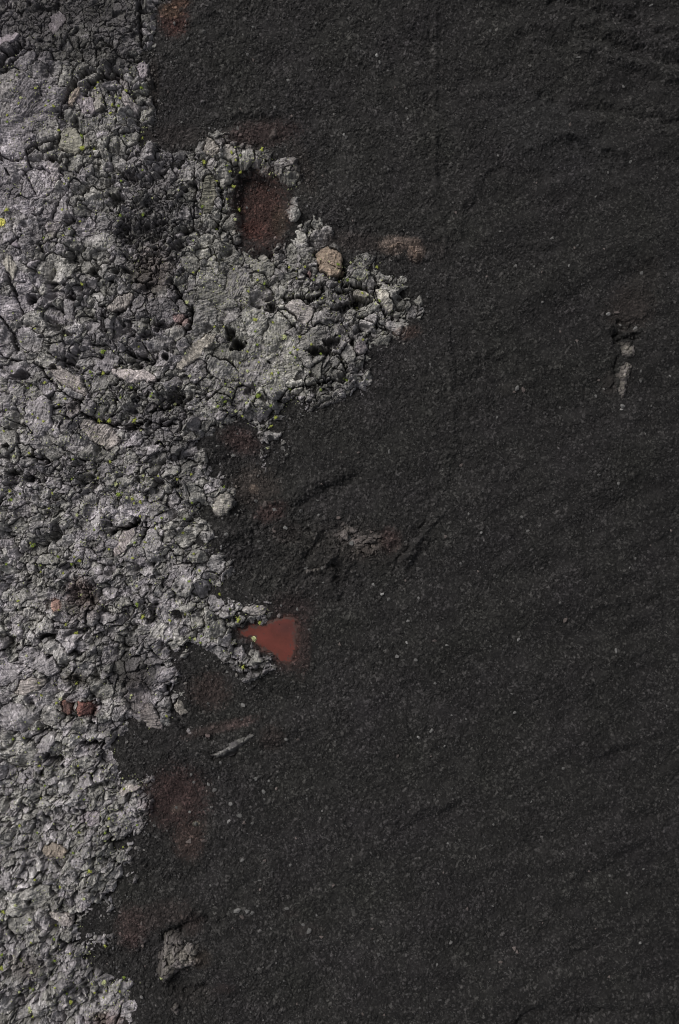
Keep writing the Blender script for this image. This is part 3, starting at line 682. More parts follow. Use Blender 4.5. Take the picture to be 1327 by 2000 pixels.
    t = tone * (1 + .42 * fbm(x, y, 44, 4, 128, .6)) * (.80 + .42 * per ** 1.8 + .14 * (per2 - .5) * (lvl < 3))
    t = t * (1 + .22 * sheet)
    t = np.where(pid >= 0, .22 * t + .78 * ptone * .82, t)
    lich = sstep(-.05, .55, fbm(x, y, 9, 4, 123, .7) + .25 * fbm(x, y, 60, 2, 124)) # crustose lichen, pale
    t = t * (.70 + .78 * lich) + .10 * np.clip(streak, 0, 1) * sm
    t = t * (1 + .26 * fbm(x, y, 3.2, 2, 125) + .12 * np.clip(streak, -1, 1))
    hue = rnd(bid_x, bid_y, 126) + .5 * fbm(x, y, 120, 2, 127)
    north = sstep(900, 200, y) * sstep(160, 20, x)
    pur = np.clip(.5 * (hue < .35) + .7 * north + .45 * sm * (1 - sstep(330, 420, x)), 0, 1)
    olv = np.clip(sstep(.5, .8, hue) * .8 + .5 * sstep(350, 420, x) * sstep(800, 700, y), 0, 1)
    rgb = [.238 * t * (1 + .012 * pur), .2275 * t * (1 - .02 * pur + .015 * olv), .2265 * t * (1 + .04 * pur - .06 * olv)]
    rgb = [np.minimum(q_ * np.where(pid >= 0, ptint[:, i_], 1), .62) for i_, q_ in enumerate(rgb)]
    g = sstep(.30, .62, fbm(x, y, 7, 3, 131) * .8 + .35 * blob(x, y, 450, 560, 80, 60) + .3 * blob(x, y, 540, 690, 90, 60) + .12 * fbm(x, y, 80, 2, 132)) * .2
    for c_, v in enumerate((.26, .265, .15)): rgb[c_] = rgb[c_] * (1 - g) + v * (.6 + .4 * tone) * g   # yellow green lichen film
    if style == 'tiled':
        rgb = [q * .75 for q in rgb]
    if style == 'rough' : rgb = [q * .8 for q in rgb]
    if style == 'flow':
        dn = fbm(x, y, 24, 4, 140, .6)
        dust = np.clip(sstep(.35, -.25, (sd - 8) / 55 - .6 * dn) * .9, 0, 1)
        for (du, dv, dru, drv, ddg, dst) in DUST: dust = np.maximum(dust, np.clip((blob(x, y, du, dv, dru, drv, ddg) - .38 + .35 * dn) * 3.5, 0, 1) * dst)
    else: dust = np.clip(sstep(9, 0, sd) + .35 * sstep(-.1, .4, fbm(x, y, 12, 3, 141)), 0, 1) * .9
    gr_ = .7 + .9 * rnd(np.round(x / 2).astype(np.int64), np.round(y / 2).astype(np.int64), 142) ** 2
    for c_ in range(3): rgb[c_] = rgb[c_] * (1 - dust * .86) + (.032, .030, .029)[c_] * gr_ * dust * .86
    if style == 'flow': H = H * (1 - .45 * dust * (sstep(.5, 1, dust)))
    rgb = stain(x, y, rgb, .5, .22, 1.5)
    ids = blk.astype(np.int64) + 1; whole = (lvl >= 1) | (pid >= 0)
    ids = np.where(pid >= 0, -1 - pid, ids)
    return H, np.stack(rgb, 1).astype(f32), ids, whole, sm

def ground_h(x, y, grains=True):
    g = .30 * fbm(x, y, 420, 3, 201) + .10 * fbm(x, y, 120, 3, 202)
    fold = sstep(650, 1250, x)
    a = fbm(x * .5 + y * .9, y * .45 - x * .2, 90, 3, 203)
    g = g + (.26 + .16 * fold) * a + .05 * fbm(x, y, 34, 3, 220)
    rd = ridged(x * .55 + y * .35 + 20 * fbm(x, y, 120, 2, 205), y * 1.2 - x * .1 + 26 * fbm(x, y, 140, 2, 206), 110, 3, 204)
    g = g + (.13 + .20 * fold * (.3 + sstep(500, 100, y) + sstep(1300, 1900, y))) * rd
    w3 = fbm(x, y, 30, 4, 210, .6) * 11; w4 = fbm(x, y, 30, 4, 211, .6) * 11
    for pts, hw, am in FOLDS:
        R = hw * 3 + 10
        m = np.nonzero((x > min(p[0] for p in pts) - R) & (x < max(p[0] for p in pts) + R) & (y > min(p[1] for p in pts) - R) & (y < max(p[1] for p in pts) + R))[0]
        if not len(m): continue
        d = seg_dist(x[m] + w3[m], y[m] + w4[m], pts, R)
        g[m] += (np.exp(-(d / (hw * 1.45)) ** 2) * am * 1.15 * np.clip(.75 + w3[m] * .09, .1, 1.5)).astype(f32)
    m = np.nonzero((x > 400) & (x < 660) & (y > 280) & (y < 540))[0]
    if len(m):
        k = sstep(-12, 5, sdf(x[m], y[m], RED_PIT) + w3[m] * .4); g[m] = g[m] * (1 - k) + k * (-.75 + .10 * fbm(x[m], y[m], 30, 3, 216) + .004 * (y[m] - 408))
    m = np.nonzero((x > 420) & (x < 640) & (y > 1160) & (y < 1350))[0]
    if len(m):
        k = sstep(-15, 4, sdf(x[m], y[m], POOL) + w3[m] * .45); g[m] = g[m] * (1 - k) - k * .34
    for (cx, cy, rx, ry, dz) in PITFLOOR:
        b = blob(x, y, cx, cy, rx, ry)
        g = g + f32(dz) * sstep(.35, .75, b)
    return g

log('start')
# ------------------------------------------------------------------ mesh helpers
def px2w(x, y): return (x - CU) * S, (CV - y) * S

def mesh_from(name, co, quads, col=None, tris=None, smooth=False, mat=None):
    me = bpy.data.meshes.new(name)
    nq = 0 if quads is None else len(quads); nt = 0 if tris is None else len(tris)
    me.vertices.add(len(co)); me.vertices.foreach_set('co', np.ascontiguousarray(co, f32).ravel())
    loops = []
    if nq: loops.append(quads.ravel())
    if nt: loops.append(tris.ravel())
    loops = np.concatenate(loops).astype(np.int32)
    me.loops.add(len(loops)); me.loops.foreach_set('vertex_index', loops)
    me.polygons.add(nq + nt)
    st = np.concatenate([np.arange(nq) * 4, nq * 4 + np.arange(nt) * 3]).astype(np.int32)
    me.polygons.foreach_set('loop_start', st)
    me.update(calc_edges=True)
    if not smooth:
        me.polygons.foreach_set('use_smooth', np.zeros(nq + nt, bool))
    else:
        me.polygons.foreach_set('use_smooth', np.ones(nq + nt, bool))
    if col is not None:
        a = me.attributes.new('albedo', 'FLOAT_COLOR', 'POINT')
        c4 = np.ones((len(co), 4), f32); c4[:, :3] = np.clip(col, 0.004, .8)
        a.data.foreach_set('color', c4.ravel())
    if mat: me.materials.append(mat)
    return me

def link(name, me, label=None, cat=None, group=None, kind=None, loc=None, parent=None):
    o = bpy.data.objects.new(name, me)
    scn.collection.objects.link(o)
    if label: o['label'] = label
    if cat: o['category'] = cat
    if group: o['group'] = group
    if kind: o['kind'] = kind
    if loc is not None: o.location = loc
    if parent: o.parent = parent
    return o

# ------------------------------------------------------------------ materials
def rock_material(name, grain=0.35, speck=0.3, rough=0.92, bumpdist=0.05, scale=9.0):
    m = bpy.data.materials.new(name); m.use_nodes = True
    nt = m.node_tree; N, L = nt.nodes, nt.links
    b = N['Principled BSDF']; b.inputs['Roughness'].default_value = rough
    b.inputs['Specular IOR Level'].default_value = 0.25
    at = N.new('ShaderNodeAttribute'); at.attribute_name = 'albedo'
    ge = N.new('ShaderNodeNewGeometry')
    n1 = N.new('ShaderNodeTexNoise'); n1.inputs['Scale'].default_value = scale; n1.inputs['Detail'].default_value = 5; n1.inputs['Roughness'].default_value = .7
    L.new(ge.outputs['Position'], n1.inputs['Vector'])
    mr = N.new('ShaderNodeMapRange'); mr.inputs['From Min'].default_value = .3; mr.inputs['From Max'].default_value = .7
    mr.inputs['To Min'].default_value = 1 - grain; mr.inputs['To Max'].default_value = 1 + grain
    L.new(n1.outputs['Fac'], mr.inputs['Value'])
    vm = N.new('ShaderNodeVectorMath'); vm.operation = 'SCALE'
    L.new(at.outputs['Color'], vm.inputs[0]); L.new(mr.outputs[0], vm.inputs['Scale'])
    L.new(vm.outputs[0], b.inputs['Base Color'])
    n2 = N.new('ShaderNodeTexNoise'); n2.inputs['Scale'].default_value = scale * 1.6; n2.inputs['Detail'].default_value = 4
    L.new(ge.outputs['Position'], n2.inputs['Vector'])
    bp = N.new('ShaderNodeBump'); bp.inputs['Strength'].default_value = .8; bp.inputs['Distance'].default_value = bumpdist
    L.new(n2.outputs['Fac'], bp.inputs['Height']); L.new(bp.outputs[0], b.inputs['Normal'])
    return m

M_CRUST = rock_material('lava_crust', .22, scale=7)
M_CINDER = rock_material('cinders', .35, rough=.95, scale=12, bumpdist=.04)
M_STONE = rock_material('stone', .3, scale=14)
M_SILT = rock_material('red_silt', .05, rough=.8, scale=1.4, bumpdist=.01)

# ------------------------------------------------------------------ cinder ground (one sheet to the horizon)
def axis(lo, hi, step, far_lo, far_hi, g=1.09):
    a = list(np.arange(lo, hi + step * .5, step))
    d = step; v = a[-1]; up = []
    while v < far_hi: d *= g; v += d; up.append(v)
    d = step; v = a[0]; dn = []
    while v > far_lo: d *= g; v -= d; dn.append(v)
    return np.array(dn[::-1] + a + up, np.float64)

def cinder_cover(x, y):
    """grain relief, albedo"""
    w = fbm(x, y, 12, 2, 301) * 3
    size = np.clip(.5 + .5 * fbm(x, y, 160, 2, 302) + .5 * sstep(900, 300, x) * sstep(900, 100, y) - .35 * sstep(700, 1300, x), 0, 1)
    ax, ay, lx, ly, e = voronoi(x + w, y - w, 4.6, 311, .95)
    bx, by, mx, my, e2 = voronoi(x - w, y + w, 2.7, 321, .95)
    wn_ = rnd(np.round(x * 1.6).astype(np.int64), np.round(y * 1.6).astype(np.int64), 399)
    r = rnd(ax, ay, 312); big = (r < .16 + .34 * size)
    bare = sstep(.25, .75, fbm(x, y, 36, 3, 330) * .9 + .2)      # fine dust showing between the stones
    h = np.where(big, .02 + .075 * np.sqrt(np.clip(e / 2.4, 0, 1)) * (.5 + r * 2), 0)
    hb = (.035 * np.sqrt(np.clip(e2 / 1.4, 0, 1)) * (.3 + rnd(bx, by, 322))) + .035 * rnd(bx, by, 324) + .03 * wn_
    h = h * (1 - .5 * bare) + hb * (1 - .55 * bare)
    v = np.where(big, .58 + 3.2 * rnd(ax, ay, 313) ** 5, .55 + 2.8 * rnd(bx, by, 323) ** 5)
    v = np.where(rnd(ax, ay, 314) > .985, v * 1.8, v)
    v = 1 + (v - 1) * (1 - .5 * bare)
    tone = 1.04 + .13 * fbm(x, y, 200, 3, 340) - .24 * sstep(560, 1300, x) + .10 * sstep(600, 200, y) * sstep(900, 500, x)
    gr = fbm(x, y, 130, 3, 341)
    t = tone * v * .0142 * (.7 + .6 * wn_)
    rgh = np.clip(weight(x, y, ROUGH), 0, 1)
    h = h * (1 + .5 * rgh) + rgh * (.16 * fbm(x, y, 22, 4, 350, .62))
    t = t * (.94 + .24 * fbm(x, y, 70, 3, 342))
    rgb = [t * (1.035 - .02 * gr), t * (.985 + .03 * gr), t * (.955 - .06 * gr)]
    rgb = stain(x, y, rgb, .7, .030)
    m = np.nonzero((x > 420) & (x < 640) & (y > 1160) & (y < 1350))[0]
    if len(m):
        k = sstep(-13, 2, sdf(x[m], y[m], POOL) - 3 - 5 * sstep(555, 590, x[m]) + 8 * fbm(x[m], y[m], 9, 3, 360)) * .85
        for c_ in range(3): rgb[c_][m] = rgb[c_][m] * (1 - k) + (.050, .024, .020)[c_] * np.clip(v[m], .4, 1.8) * k
    return h, np.stack(rgb, 1).astype(f32)

GU = axis(-14, 1342, 1.45, -60000, 60000, 1.10)
GV = axis(-14, 2014, 1.45, -60000, 60000, 1.10)
gx, gy = np.meshgrid(GU, GV)
shp = gx.shape
x, y = gx.ravel(), gy.ravel()
xc, yc = np.clip(x, -3000, 4000), np.clip(y, -3000, 5000)
log('ground grid', shp)
sdg = flow_sd(x, y, False)
gz = ground_h(xc, yc)
under = sstep(10, 90, sdg) * .62 + .38 * sstep(60, 70, sdg)
fill_ = fbm(xc, yc, 60, 2, 215) * .12 * (sdg > 0)
near = np.nonzero((x > -200) & (x < 1500) & (y > -200) & (y < 2200) & (sdg < 69))[0]
hh, cc = cinder_cover(x[near], y[near])
col = np.full((len(x), 3), .036, f32)
z = gz.astype(np.float64) - under * 1.5 + fill_
z[near] += hh; col[near] = cc
log('cinders')
# keep only ground that is not buried deep in the crust (the sheet stays closed; buried part coarse is harmless)
wx, wy = px2w(x, y)
ny, nx = shp
idx = np.arange(ny * nx).reshape(ny, nx)
q = np.stack([idx[:-1, :-1], idx[1:, :-1], idx[1:, 1:], idx[:-1, 1:]], -1).reshape(-1, 4)
me = mesh_from('cinder_ground', np.stack([wx, wy, z], 1), q, col, mat=M_CINDER)
link('cinder_ground', me, kind='structure')
del q, idx
log('ground mesh')

def ground_at(px, py):
    px = np.asarray(px, np.float64); py = np.asarray(py, np.float64)
    i = np.clip(np.searchsorted(GU, px) - 1, 0, nx - 2); j = np.clip(np.searchsorted(GV, py) - 1, 0, ny - 2)
    Z = z.reshape(shp)
    return Z[j, i]

# ------------------------------------------------------------------ the lava crust
LU = axis(-50, 834, 1.0, -6000, 834, 1.06)
LV = axis(-40, 2040, 1.0, -6000, 7000, 1.06)
gx, gy = np.meshgrid(LU, LV)
lshp = gx.shape
X, Y = gx.ravel(), gy.ravel()
sdl = flow_sd(X, Y)
act = np.nonzero(sdl > -9)[0]
log('crust points', len(act), lshp)
H = np.full(len(X), -3.0, f32); COL = np.full((len(X), 3), .12, f32); IDS = np.zeros(len(X), np.int64); WH = np.zeros(len(X), bool)
xa, ya = X[act], Y[act]
h, c, ids, whole, smo = crust(xa, ya, sdl[act])
sda = sdl[act]
rise = -.46 + .68 * sstep(-6, 34, sda) + .36 * sstep(20, 70, sda)
# raised rims
rim = np.exp(-((sda - 11) / 8) ** 2) * .32 * (.4 + .9 * fbm(xa, ya, 60, 2, 400))
zl = ground_h(xa, ya) * .6 + rise + rim + h * np.clip(sstep(-8, 14, sda), .25, 1)
# the low rubble apron in the north west lies flatter
H[act] = np.maximum(zl, -2.6); COL[act] = c; IDS[act] = ids; WH[act] = whole
A = np.zeros(len(X), bool); A[act] = True
log('crust heights')
ny2, nx2 = lshp
Hs = H.reshape(lshp); I2 = IDS.reshape(lshp); A2 = A.reshape(lshp); W2 = WH.reshape(lshp)
fa = A2[:-1, :-1] & A2[1:, :-1] & A2[1:, 1:] & A2[:-1, 1:]
idx = np.arange(ny2 * nx2).reshape(lshp)
same = fa & (I2[:-1, :-1] == I2[1:, :-1]) & (I2[:-1, :-1] == I2[1:, 1:]) & (I2[:-1, :-1] == I2[:-1, 1:]) & W2[:-1, :-1]
U2 = X.reshape(lshp); V2 = Y.reshape(lshp)
infr = (U2[:-1, :-1] > 2) & (U2[:-1, :-1] < 1320) & (V2[:-1, :-1] > 2) & (V2[:-1, :-1] < 1994)
sd2 = sdl.reshape(lshp)[:-1, :-1]
cand = same & infr & (sd2 > 3)
idc = I2[:-1, :-1][cand]
uq, inv, cnt = np.unique(idc, return_inverse=True, return_counts=True)
order = np.argsort(-cnt)
NBLK = 285
forced = np.nonzero((uq < 0) & (cnt > 30))[0]
sel = np.concatenate([forced, order[uq[order] > 0][:NBLK - len(forced)]])
selid = uq[sel]
log('blocks', len(uq), 'largest', cnt[sel[0]], 'smallest', cnt[sel[-1]])
rank = np.full(len(uq), -1, np.int64); rank[sel] = np.arange(len(sel))
cj, ci = np.nonzero(cand)
br = rank[inv]
keep = br >= 0
cj, ci, br = cj[keep], ci[keep], br[keep]
# the crust sheet: lowered beneath the separate blocks
blockface = np.zeros(fa.shape, bool); blockface[cj, ci] = True
touch_other = np.zeros(lshp, bool)
nb = fa & ~blockface
for dj in (0, 1):
    for di in (0, 1):
        touch_other[dj:ny2 - 1 + dj, di:nx2 - 1 + di] |= nb
tb = np.zeros(lshp, bool)
for dj in (0, 1):
    for di in (0, 1):
        tb[dj:ny2 - 1 + dj, di:nx2 - 1 + di] |= blockface
Zs = Hs.copy(); Zs[tb & ~touch_other] -= .22
fj, fi_ = np.nonzero(fa)
q = np.stack([idx[fj, fi_], idx[fj + 1, fi_], idx[fj + 1, fi_ + 1], idx[fj, fi_ + 1]], 1)
used = np.zeros(len(X), bool); used[q.ravel()] = True
remap = np.cumsum(used) - 1
wx, wy = px2w(X[used], Y[used])
me = mesh_from('lava_field', np.stack([wx, wy, Zs.ravel()[used]], 1), remap[q], COL[used], mat=M_CRUST)
link('lava_field', me, kind='structure')
log('lava field mesh', used.sum())

LANDMARKS = [('the red-floored pit', 510, 408), ('the tan boulder', 642, 515), ('the deep black hole', 460, 668), ('the pale spindle slab', 270, 735),
 ('the curved overhang crack', 180, 165), ('the smooth red pool', 540, 1245), ('the red-brown stone pair', 155, 1380), ('the rusty patch', 150, 1165),
 ('the lemon-yellow moss', 6, 438), ('the lobe\'s black pits', 640, 680), ('the top-edge rust patch', 340, 42), ('the eastern crust tip', 790, 600),
 ('the brown-stained hollow', 300, 530), ('the inner cinder pocket', 260, 1310), ('the narrow crust tail', 540, 790), ('the pale swollen bulge', 435, 975),
 ('the dark reddish slope', 345, 1560), ('the middle black cleft', 250, 1027), ('the lowest black hole', 62, 1755), ('the lower dark gravel patch', 230, 1860),
 ('the top corner rubble', 130, 60), ('the moss-dotted dome', 450, 565), ('the bottom left corner', 30, 1970), ('the slanted striated slab', 195, 845), ('the left-edge dark hollow', 30, 920)]
ORD = ['nearest', 'second nearest', 'third nearest', 'fourth nearest', 'fifth nearest', 'sixth nearest', 'seventh nearest', 'eighth nearest', 'ninth nearest', 'tenth nearest', 'eleventh nearest', 'twelfth nearest', 'thirteenth nearest', 'fourteenth nearest', 'fifteenth nearest', 'sixteenth nearest']
def place_labels(items, noun):
    """items: list of (u, v, adjectives) -> label saying where each stands from a landmark"""
    out = [None] * len(items); groups = {}
    for k, (u, v, adj) in enumerate(items):
        d = [math.hypot(u - a, v - b) for _, a, b in LANDMARKS]
        li = int(np.argmin(d)); du, dv = u - LANDMARKS[li][1], v - LANDMARKS[li][2]
        if d[li] < 14: where = 'at'
        elif abs(du) > abs(dv): where = 'right of' if du > 0 else 'left of'
        else: where = 'below' if dv > 0 else 'above'
        groups.setdefault((li, where), []).append((d[li], k, adj))
    for (li, where), g in groups.items():
        g.sort()
        for r, (d, k, adj) in enumerate(g):
            if where == 'at': out[k] = '%s %s, %s to %s' % (adj, noun, ORD[min(r, 15)], LANDMARKS[li][0])
            else: out[k] = '%s %s, %s %s %s' % (adj, noun, ORD[min(r, 15)], where, LANDMARKS[li][0])
    return out

# separate blocks of crust, each a closed body
o_ = np.argsort(br, kind='stable'); cj, ci, br = cj[o_], ci[o_], br[o_]
starts = np.searchsorted(br, np.arange(len(sel) + 1))
made = []; items = []
Cg = COL.reshape(lshp + (3,))
for k in range(len(sel)):
    a, b = starts[k], starts[k + 1]
    if b - a < 6: continue
    fj, fi_ = cj[a:b], ci[a:b]
    q = np.stack([idx[fj, fi_], idx[fj + 1, fi_], idx[fj + 1, fi_ + 1], idx[fj, fi_ + 1]], 1)
    u_, inv_ = np.unique(q, return_inverse=True); q = inv_.reshape(-1, 4)
    n = len(u_)
    e = np.concatenate([q[:, [0, 1]], q[:, [1, 2]], q[:, [2, 3]], q[:, [3, 0]]])
    key = e[:, 0] * n + e[:, 1]; rkey = e[:, 1] * n + e[:, 0]
    be = e[~np.isin(key, rkey)]
    zt = H[u_].astype(np.float64) + .012
    wx, wy = px2w(X[u_], Y[u_])
    cxm, cym = wx.mean(), wy.mean(); zb = zt.min() - .35
    top = np.stack([wx - cxm, wy - cym, zt - zb], 1); bot = top.copy(); bot[:, 2] = np.maximum(top[:, 2] - .45, 0)
    sides = np.stack([be[:, 1], be[:, 0], be[:, 0] + n, be[:, 1] + n], 1)
    allq = np.concatenate([q, sides, q[:, ::-1] + n])
    colk = COL[u_]
    me = mesh_from('lava_block', np.concatenate([top, bot]), allq, np.concatenate([colk, colk]), mat=M_CRUST)
    ex, ey = X[u_], Y[u_]
    cov = np.cov(np.stack([ex, ey])); ev = np.sqrt(np.maximum(np.linalg.eigvalsh(cov), 1e-3)); asp = ev[1] / ev[0]
    area = (b - a)
    lum = colk.mean(); rd = colk[:, 0].mean() / colk[:, 2].mean()
    adj = ('broad ' if area > 900 else 'mid-sized ' if area > 380 else 'small ')
    adj += ('long ' if asp > 1.9 else 'oblong ' if asp > 1.4 else 'rounded ')
    adj += ('rusty' if rd > 1.5 else 'brownish' if rd > 1.22 else 'pale grey' if lum > .34 else 'dark grey' if lum < .2 else 'grey')
    if selid[k] < 0:
        P = PLATES[int(-1 - selid[k])]; me.name = P[9]
        link(P[9], me, P[10], 'boulder' if P[9] == 'boulder' else 'rock', kind='thing', loc=(cxm, cym, zb)); continue
    made.append((me, (cxm, cym, zb))); items.append((ex.mean(), ey.mean(), adj))
labs = place_labels(items, 'lava block')
for (me, loc), lb in zip(made, labs):
    link('lava_block', me, lb, 'rock', 'blocks of the broken lava crust', 'thing', loc=loc)
log('blocks linked', len(made))

def crust_at(px, py):
    i = np.clip(np.searchsorted(LU, px) - 1, 0, nx2 - 2); j = np.clip(np.searchsorted(LV, py) - 1, 0, ny2 - 2)
    return Hs[j, i]
def surface_at(px, py):
    return np.maximum(ground_at(px, py), np.where(np.asarray(px) < 833, crust_at(px, py), -9))

# ------------------------------------------------------------------ outcrops standing in the cinders
for (name, poly, style, up, label) in OUTCROPS:
    us = np.arange(min(p[0] for p in poly) - 8, max(p[0] for p in poly) + 8, .8)
    vs = np.arange(min(p[1] for p in poly) - 8, max(p[1] for p in poly) + 8, .8)
    a, b = np.meshgrid(us, vs); sh = a.shape; a = a.ravel(); b = b.ravel()
    s = sdf(a, b, poly) + fbm(a, b, 9, 3, 501) * 2.2
    h, c, _, _, _ = crust(a, b, s, style)
    c = c * ((.62,) * 3 if style == 'ropy' else (.80, .76, .72))
    h = (h - np.median(h)) * (.6 if style == 'rough' else .35)
    zz = ground_at(a, b) * 0 + np.median(ground_at(a, b)) + h - .45 + (up + .38) * sstep(-5, 11, s)
    m = (s > -6).reshape(sh)
    f = m[:-1, :-1] & m[1:, :-1] & m[1:, 1:] & m[:-1, 1:]
    ii = np.arange(sh[0] * sh[1]).reshape(sh); fj, fi_ = np.nonzero(f)
    q = np.stack([ii[fj, fi_], ii[fj + 1, fi_], ii[fj + 1, fi_ + 1], ii[fj, fi_ + 1]], 1)
    u_, inv_ = np.unique(q, return_inverse=True); q = inv_.reshape(-1, 4); n = len(u_)
    e = np.concatenate([q[:, [0, 1]], q[:, [1, 2]], q[:, [2, 3]], q[:, [3, 0]]])
    be = e[~np.isin(e[:, 0] * n + e[:, 1], e[:, 1] * n + e[:, 0])]
    wx, wy = px2w(a[u_], b[u_]); zt = zz[u_].astype(np.float64)
    cxm, cym, zb = wx.mean(), wy.mean(), zt.min() - .3
    top = np.stack([wx - cxm, wy - cym, zt - zb], 1); bot = top.copy(); bot[:, 2] = 0
    allq = np.concatenate([q, np.stack([be[:, 1], be[:, 0], be[:, 0] + n, be[:, 1] + n], 1), q[:, ::-1] + n])
    me = mesh_from(name, np.concatenate([top, bot]), allq, np.concatenate([c[u_], c[u_]]), mat=M_CRUST)
    link(name, me, label, 'rock', kind='thing', loc=(cxm, cym, zb))
log('outcrops')

# ------------------------------------------------------------------ boulders shaped one by one
rng = np.random.default_rng(7)
def ico(level):
    t = (1 + 5 ** .5) / 2
    v = [(-1,t,0),(1,t,0),(-1,-t,0),(1,-t,0),(0,-1,t),(0,1,t),(0,-1,-t),(0,1,-t),(t,0,-1),(t,0,1),(-t,0,-1),(-t,0,1)]
    f = [(0,11,5),(0,5,1),(0,1,7),(0,7,10),(0,10,11),(1,5,9),(5,11,4),(11,10,2),(10,7,6),(7,1,8),(3,9,4),(3,4,2),(3,2,6),(3,6,8),(3,8,9),(4,9,5),(2,4,11),(6,2,10),(8,6,7),(9,8,1)]
    v = [np.array(p, float) / math.hypot(1, t) for p in v]
    for _ in range(level):
        mid = {}; nf = []
        def m(a, b):
            k = (min(a, b), max(a, b))
            if k not in mid:
                p = v[a] + v[b]; v.append(p / np.linalg.norm(p)); mid[k] = len(v) - 1
            return mid[k]
        for a, b, c in f:
            ab, bc, ca = m(a, b), m(b, c), m(c, a)
            nf += [(a, ab, ca), (b, bc, ab), (c, ca, bc), (ab, bc, ca)]
        f = nf
    return np.array(v), np.array(f)

def boulder(u, v, ru, rv, deg, hgt, rgb, name, label, seed, grooves=0.0, cuts=7, sink=.35, cat='rock', group=None, cracks=()):
    V, F = ico(5)
    r = np.random.default_rng(seed)
    for _ in range(cuts):                                   # chop flat facets
        nrm = r.normal(size=3); nrm[2] = abs(nrm[2]) * .8; nrm /= np.linalg.norm(nrm)
        d = V @ nrm; lim = r.uniform(.72, .92)
        V = V - np.outer(np.maximum(d - lim, 0) * .9, nrm)
    P = V * np.array([ru * S, rv * S, hgt]) * 1.1
    t = math.radians(-deg); R = np.array([[math.cos(t), -math.sin(t), 0], [math.sin(t), math.cos(t), 0], [0, 0, 1]])
    P = P @ R.T
    nn = fbm(P[:, 0] + P[:, 2] * .7 + seed, P[:, 1] - P[:, 2] * .6, .55, 4, seed, .6)
    lx = V[:, 0]; ly = V[:, 1]
    P += V * (nn * .42 * min(ru, rv) * S)[:, None] * np.array([1, 1, .8])
    if grooves: P[:, 2] += grooves * (perlin(lx * 1.2, ly * 7, seed + 3) + .6 * perlin(lx * 2, ly * 15, seed + 4)) * (V[:, 2] > 0)
    for (x0, y0, x1, y1, w_, dp) in cracks:
        d = seg_dist(lx + .05 * nn, ly + .1 * nn, [(x0, y0), (x1, y1)], 1)
        P[:, 2] -= np.exp(-(d / w_) ** 2) * dp * (V[:, 2] > -.1)
    wx, wy = px2w(u, v)
    zs = float(np.median(surface_at(np.array([u - ru * .5, u + ru * .5, u, u, u]), np.array([v, v, v - rv * .5, v + rv * .5, v]))))
    spk = np.clip(1 + .35 * fbm(P[:, 0] * 25, P[:, 1] * 25, 6, 3, seed + 9, .7) + .15 * nn, .4, 1.8)
    c = np.outer(spk, rgb)
    me = mesh_from(name, P, None, c, tris=F, mat=M_STONE)
    return link(name, me, label, cat, group, 'thing', loc=(wx, wy, zs + hgt * (1 - 2 * sink) * .6))

log('boulders')

# ------------------------------------------------------------------ red silt pool
pu = np.arange(440, 606, 1.2); pv = np.arange(1190, 1312, 1.2)
a, b = np.meshgrid(pu, pv); sh = a.shape; a = a.ravel(); b = b.ravel()
s = sdf(a, b, POOL)
wx, wy = px2w(a, b)
lvl = float(np.median(ground_at(a[s > 6], b[s > 6])))
s = s + 9 * fbm(a, b, 13, 3, 606) - 3 - 7 * sstep(555, 590, a)
zz = -.20 + .02 * fbm(a, b, 40, 2, 601) + .0 * lvl - .10 * sstep(2, -8, s)
k = sstep(-.2, .7, fbm(a, b, 30, 3, 602) + .3)
deep = blob(a, b, 560, 1226, 26, 14) + .6 * blob(a, b, 585, 1240, 12, 40)
c = np.stack([(.092 - .014 * k) * (1 - .35 * deep), (.0215 - .002 * k) * (1 - .2 * deep), (.0155 - .002 * k) * (1 - .05 * deep)], 1) * (1 + .10 * fbm(a, b, 4, 2, 603) + .16 * fbm(a, b, 22, 3, 604))[:, None]
grit = np.clip(sstep(.15, .6, fbm(a, b, 6, 3, 605, .7) + 1.1 * np.exp(-np.maximum(s, 0) / (4 + 5 * (a > 560))) + .5 * blob(a, b, 588, 1260, 10, 60) - .40), 0, 1) * .9
c = c * (1 - grit[:, None]) + np.array([.042, .027, .023]) * grit[:, None]
m = (s > -9).reshape(sh); f = m[:-1, :-1] & m[1:, :-1] & m[1:, 1:] & m[:-1, 1:]
ii = np.arange(sh[0] * sh[1]).reshape(sh); fj, fi_ = np.nonzero(f)
q = np.stack([ii[fj, fi_], ii[fj + 1, fi_], ii[fj + 1, fi_ + 1], ii[fj, fi_ + 1]], 1)
u_, inv_ = np.unique(q, return_inverse=True)
me = mesh_from('red_silt_ground', np.stack([wx[u_], wy[u_], zz[u_]], 1), inv_.reshape(-1, 4), c[u_], smooth=True, mat=M_SILT)
link('red_silt_ground', me, kind='structure')

# ------------------------------------------------------------------ stones on the cinders
def pebble_proto(r, lev=1):
    V, F = ico(lev)
    V = V.copy()
    for _ in range(6):
        nrm = r.normal(size=3); nrm /= np.linalg.norm(nrm)
        d = V @ nrm; V -= np.outer(np.maximum(d - r.uniform(.45, .8), 0), nrm)
    V *= np.array([r.uniform(.8, 1.25), r.uniform(.65, 1.0), r.uniform(.5, .75)])
    return V, F
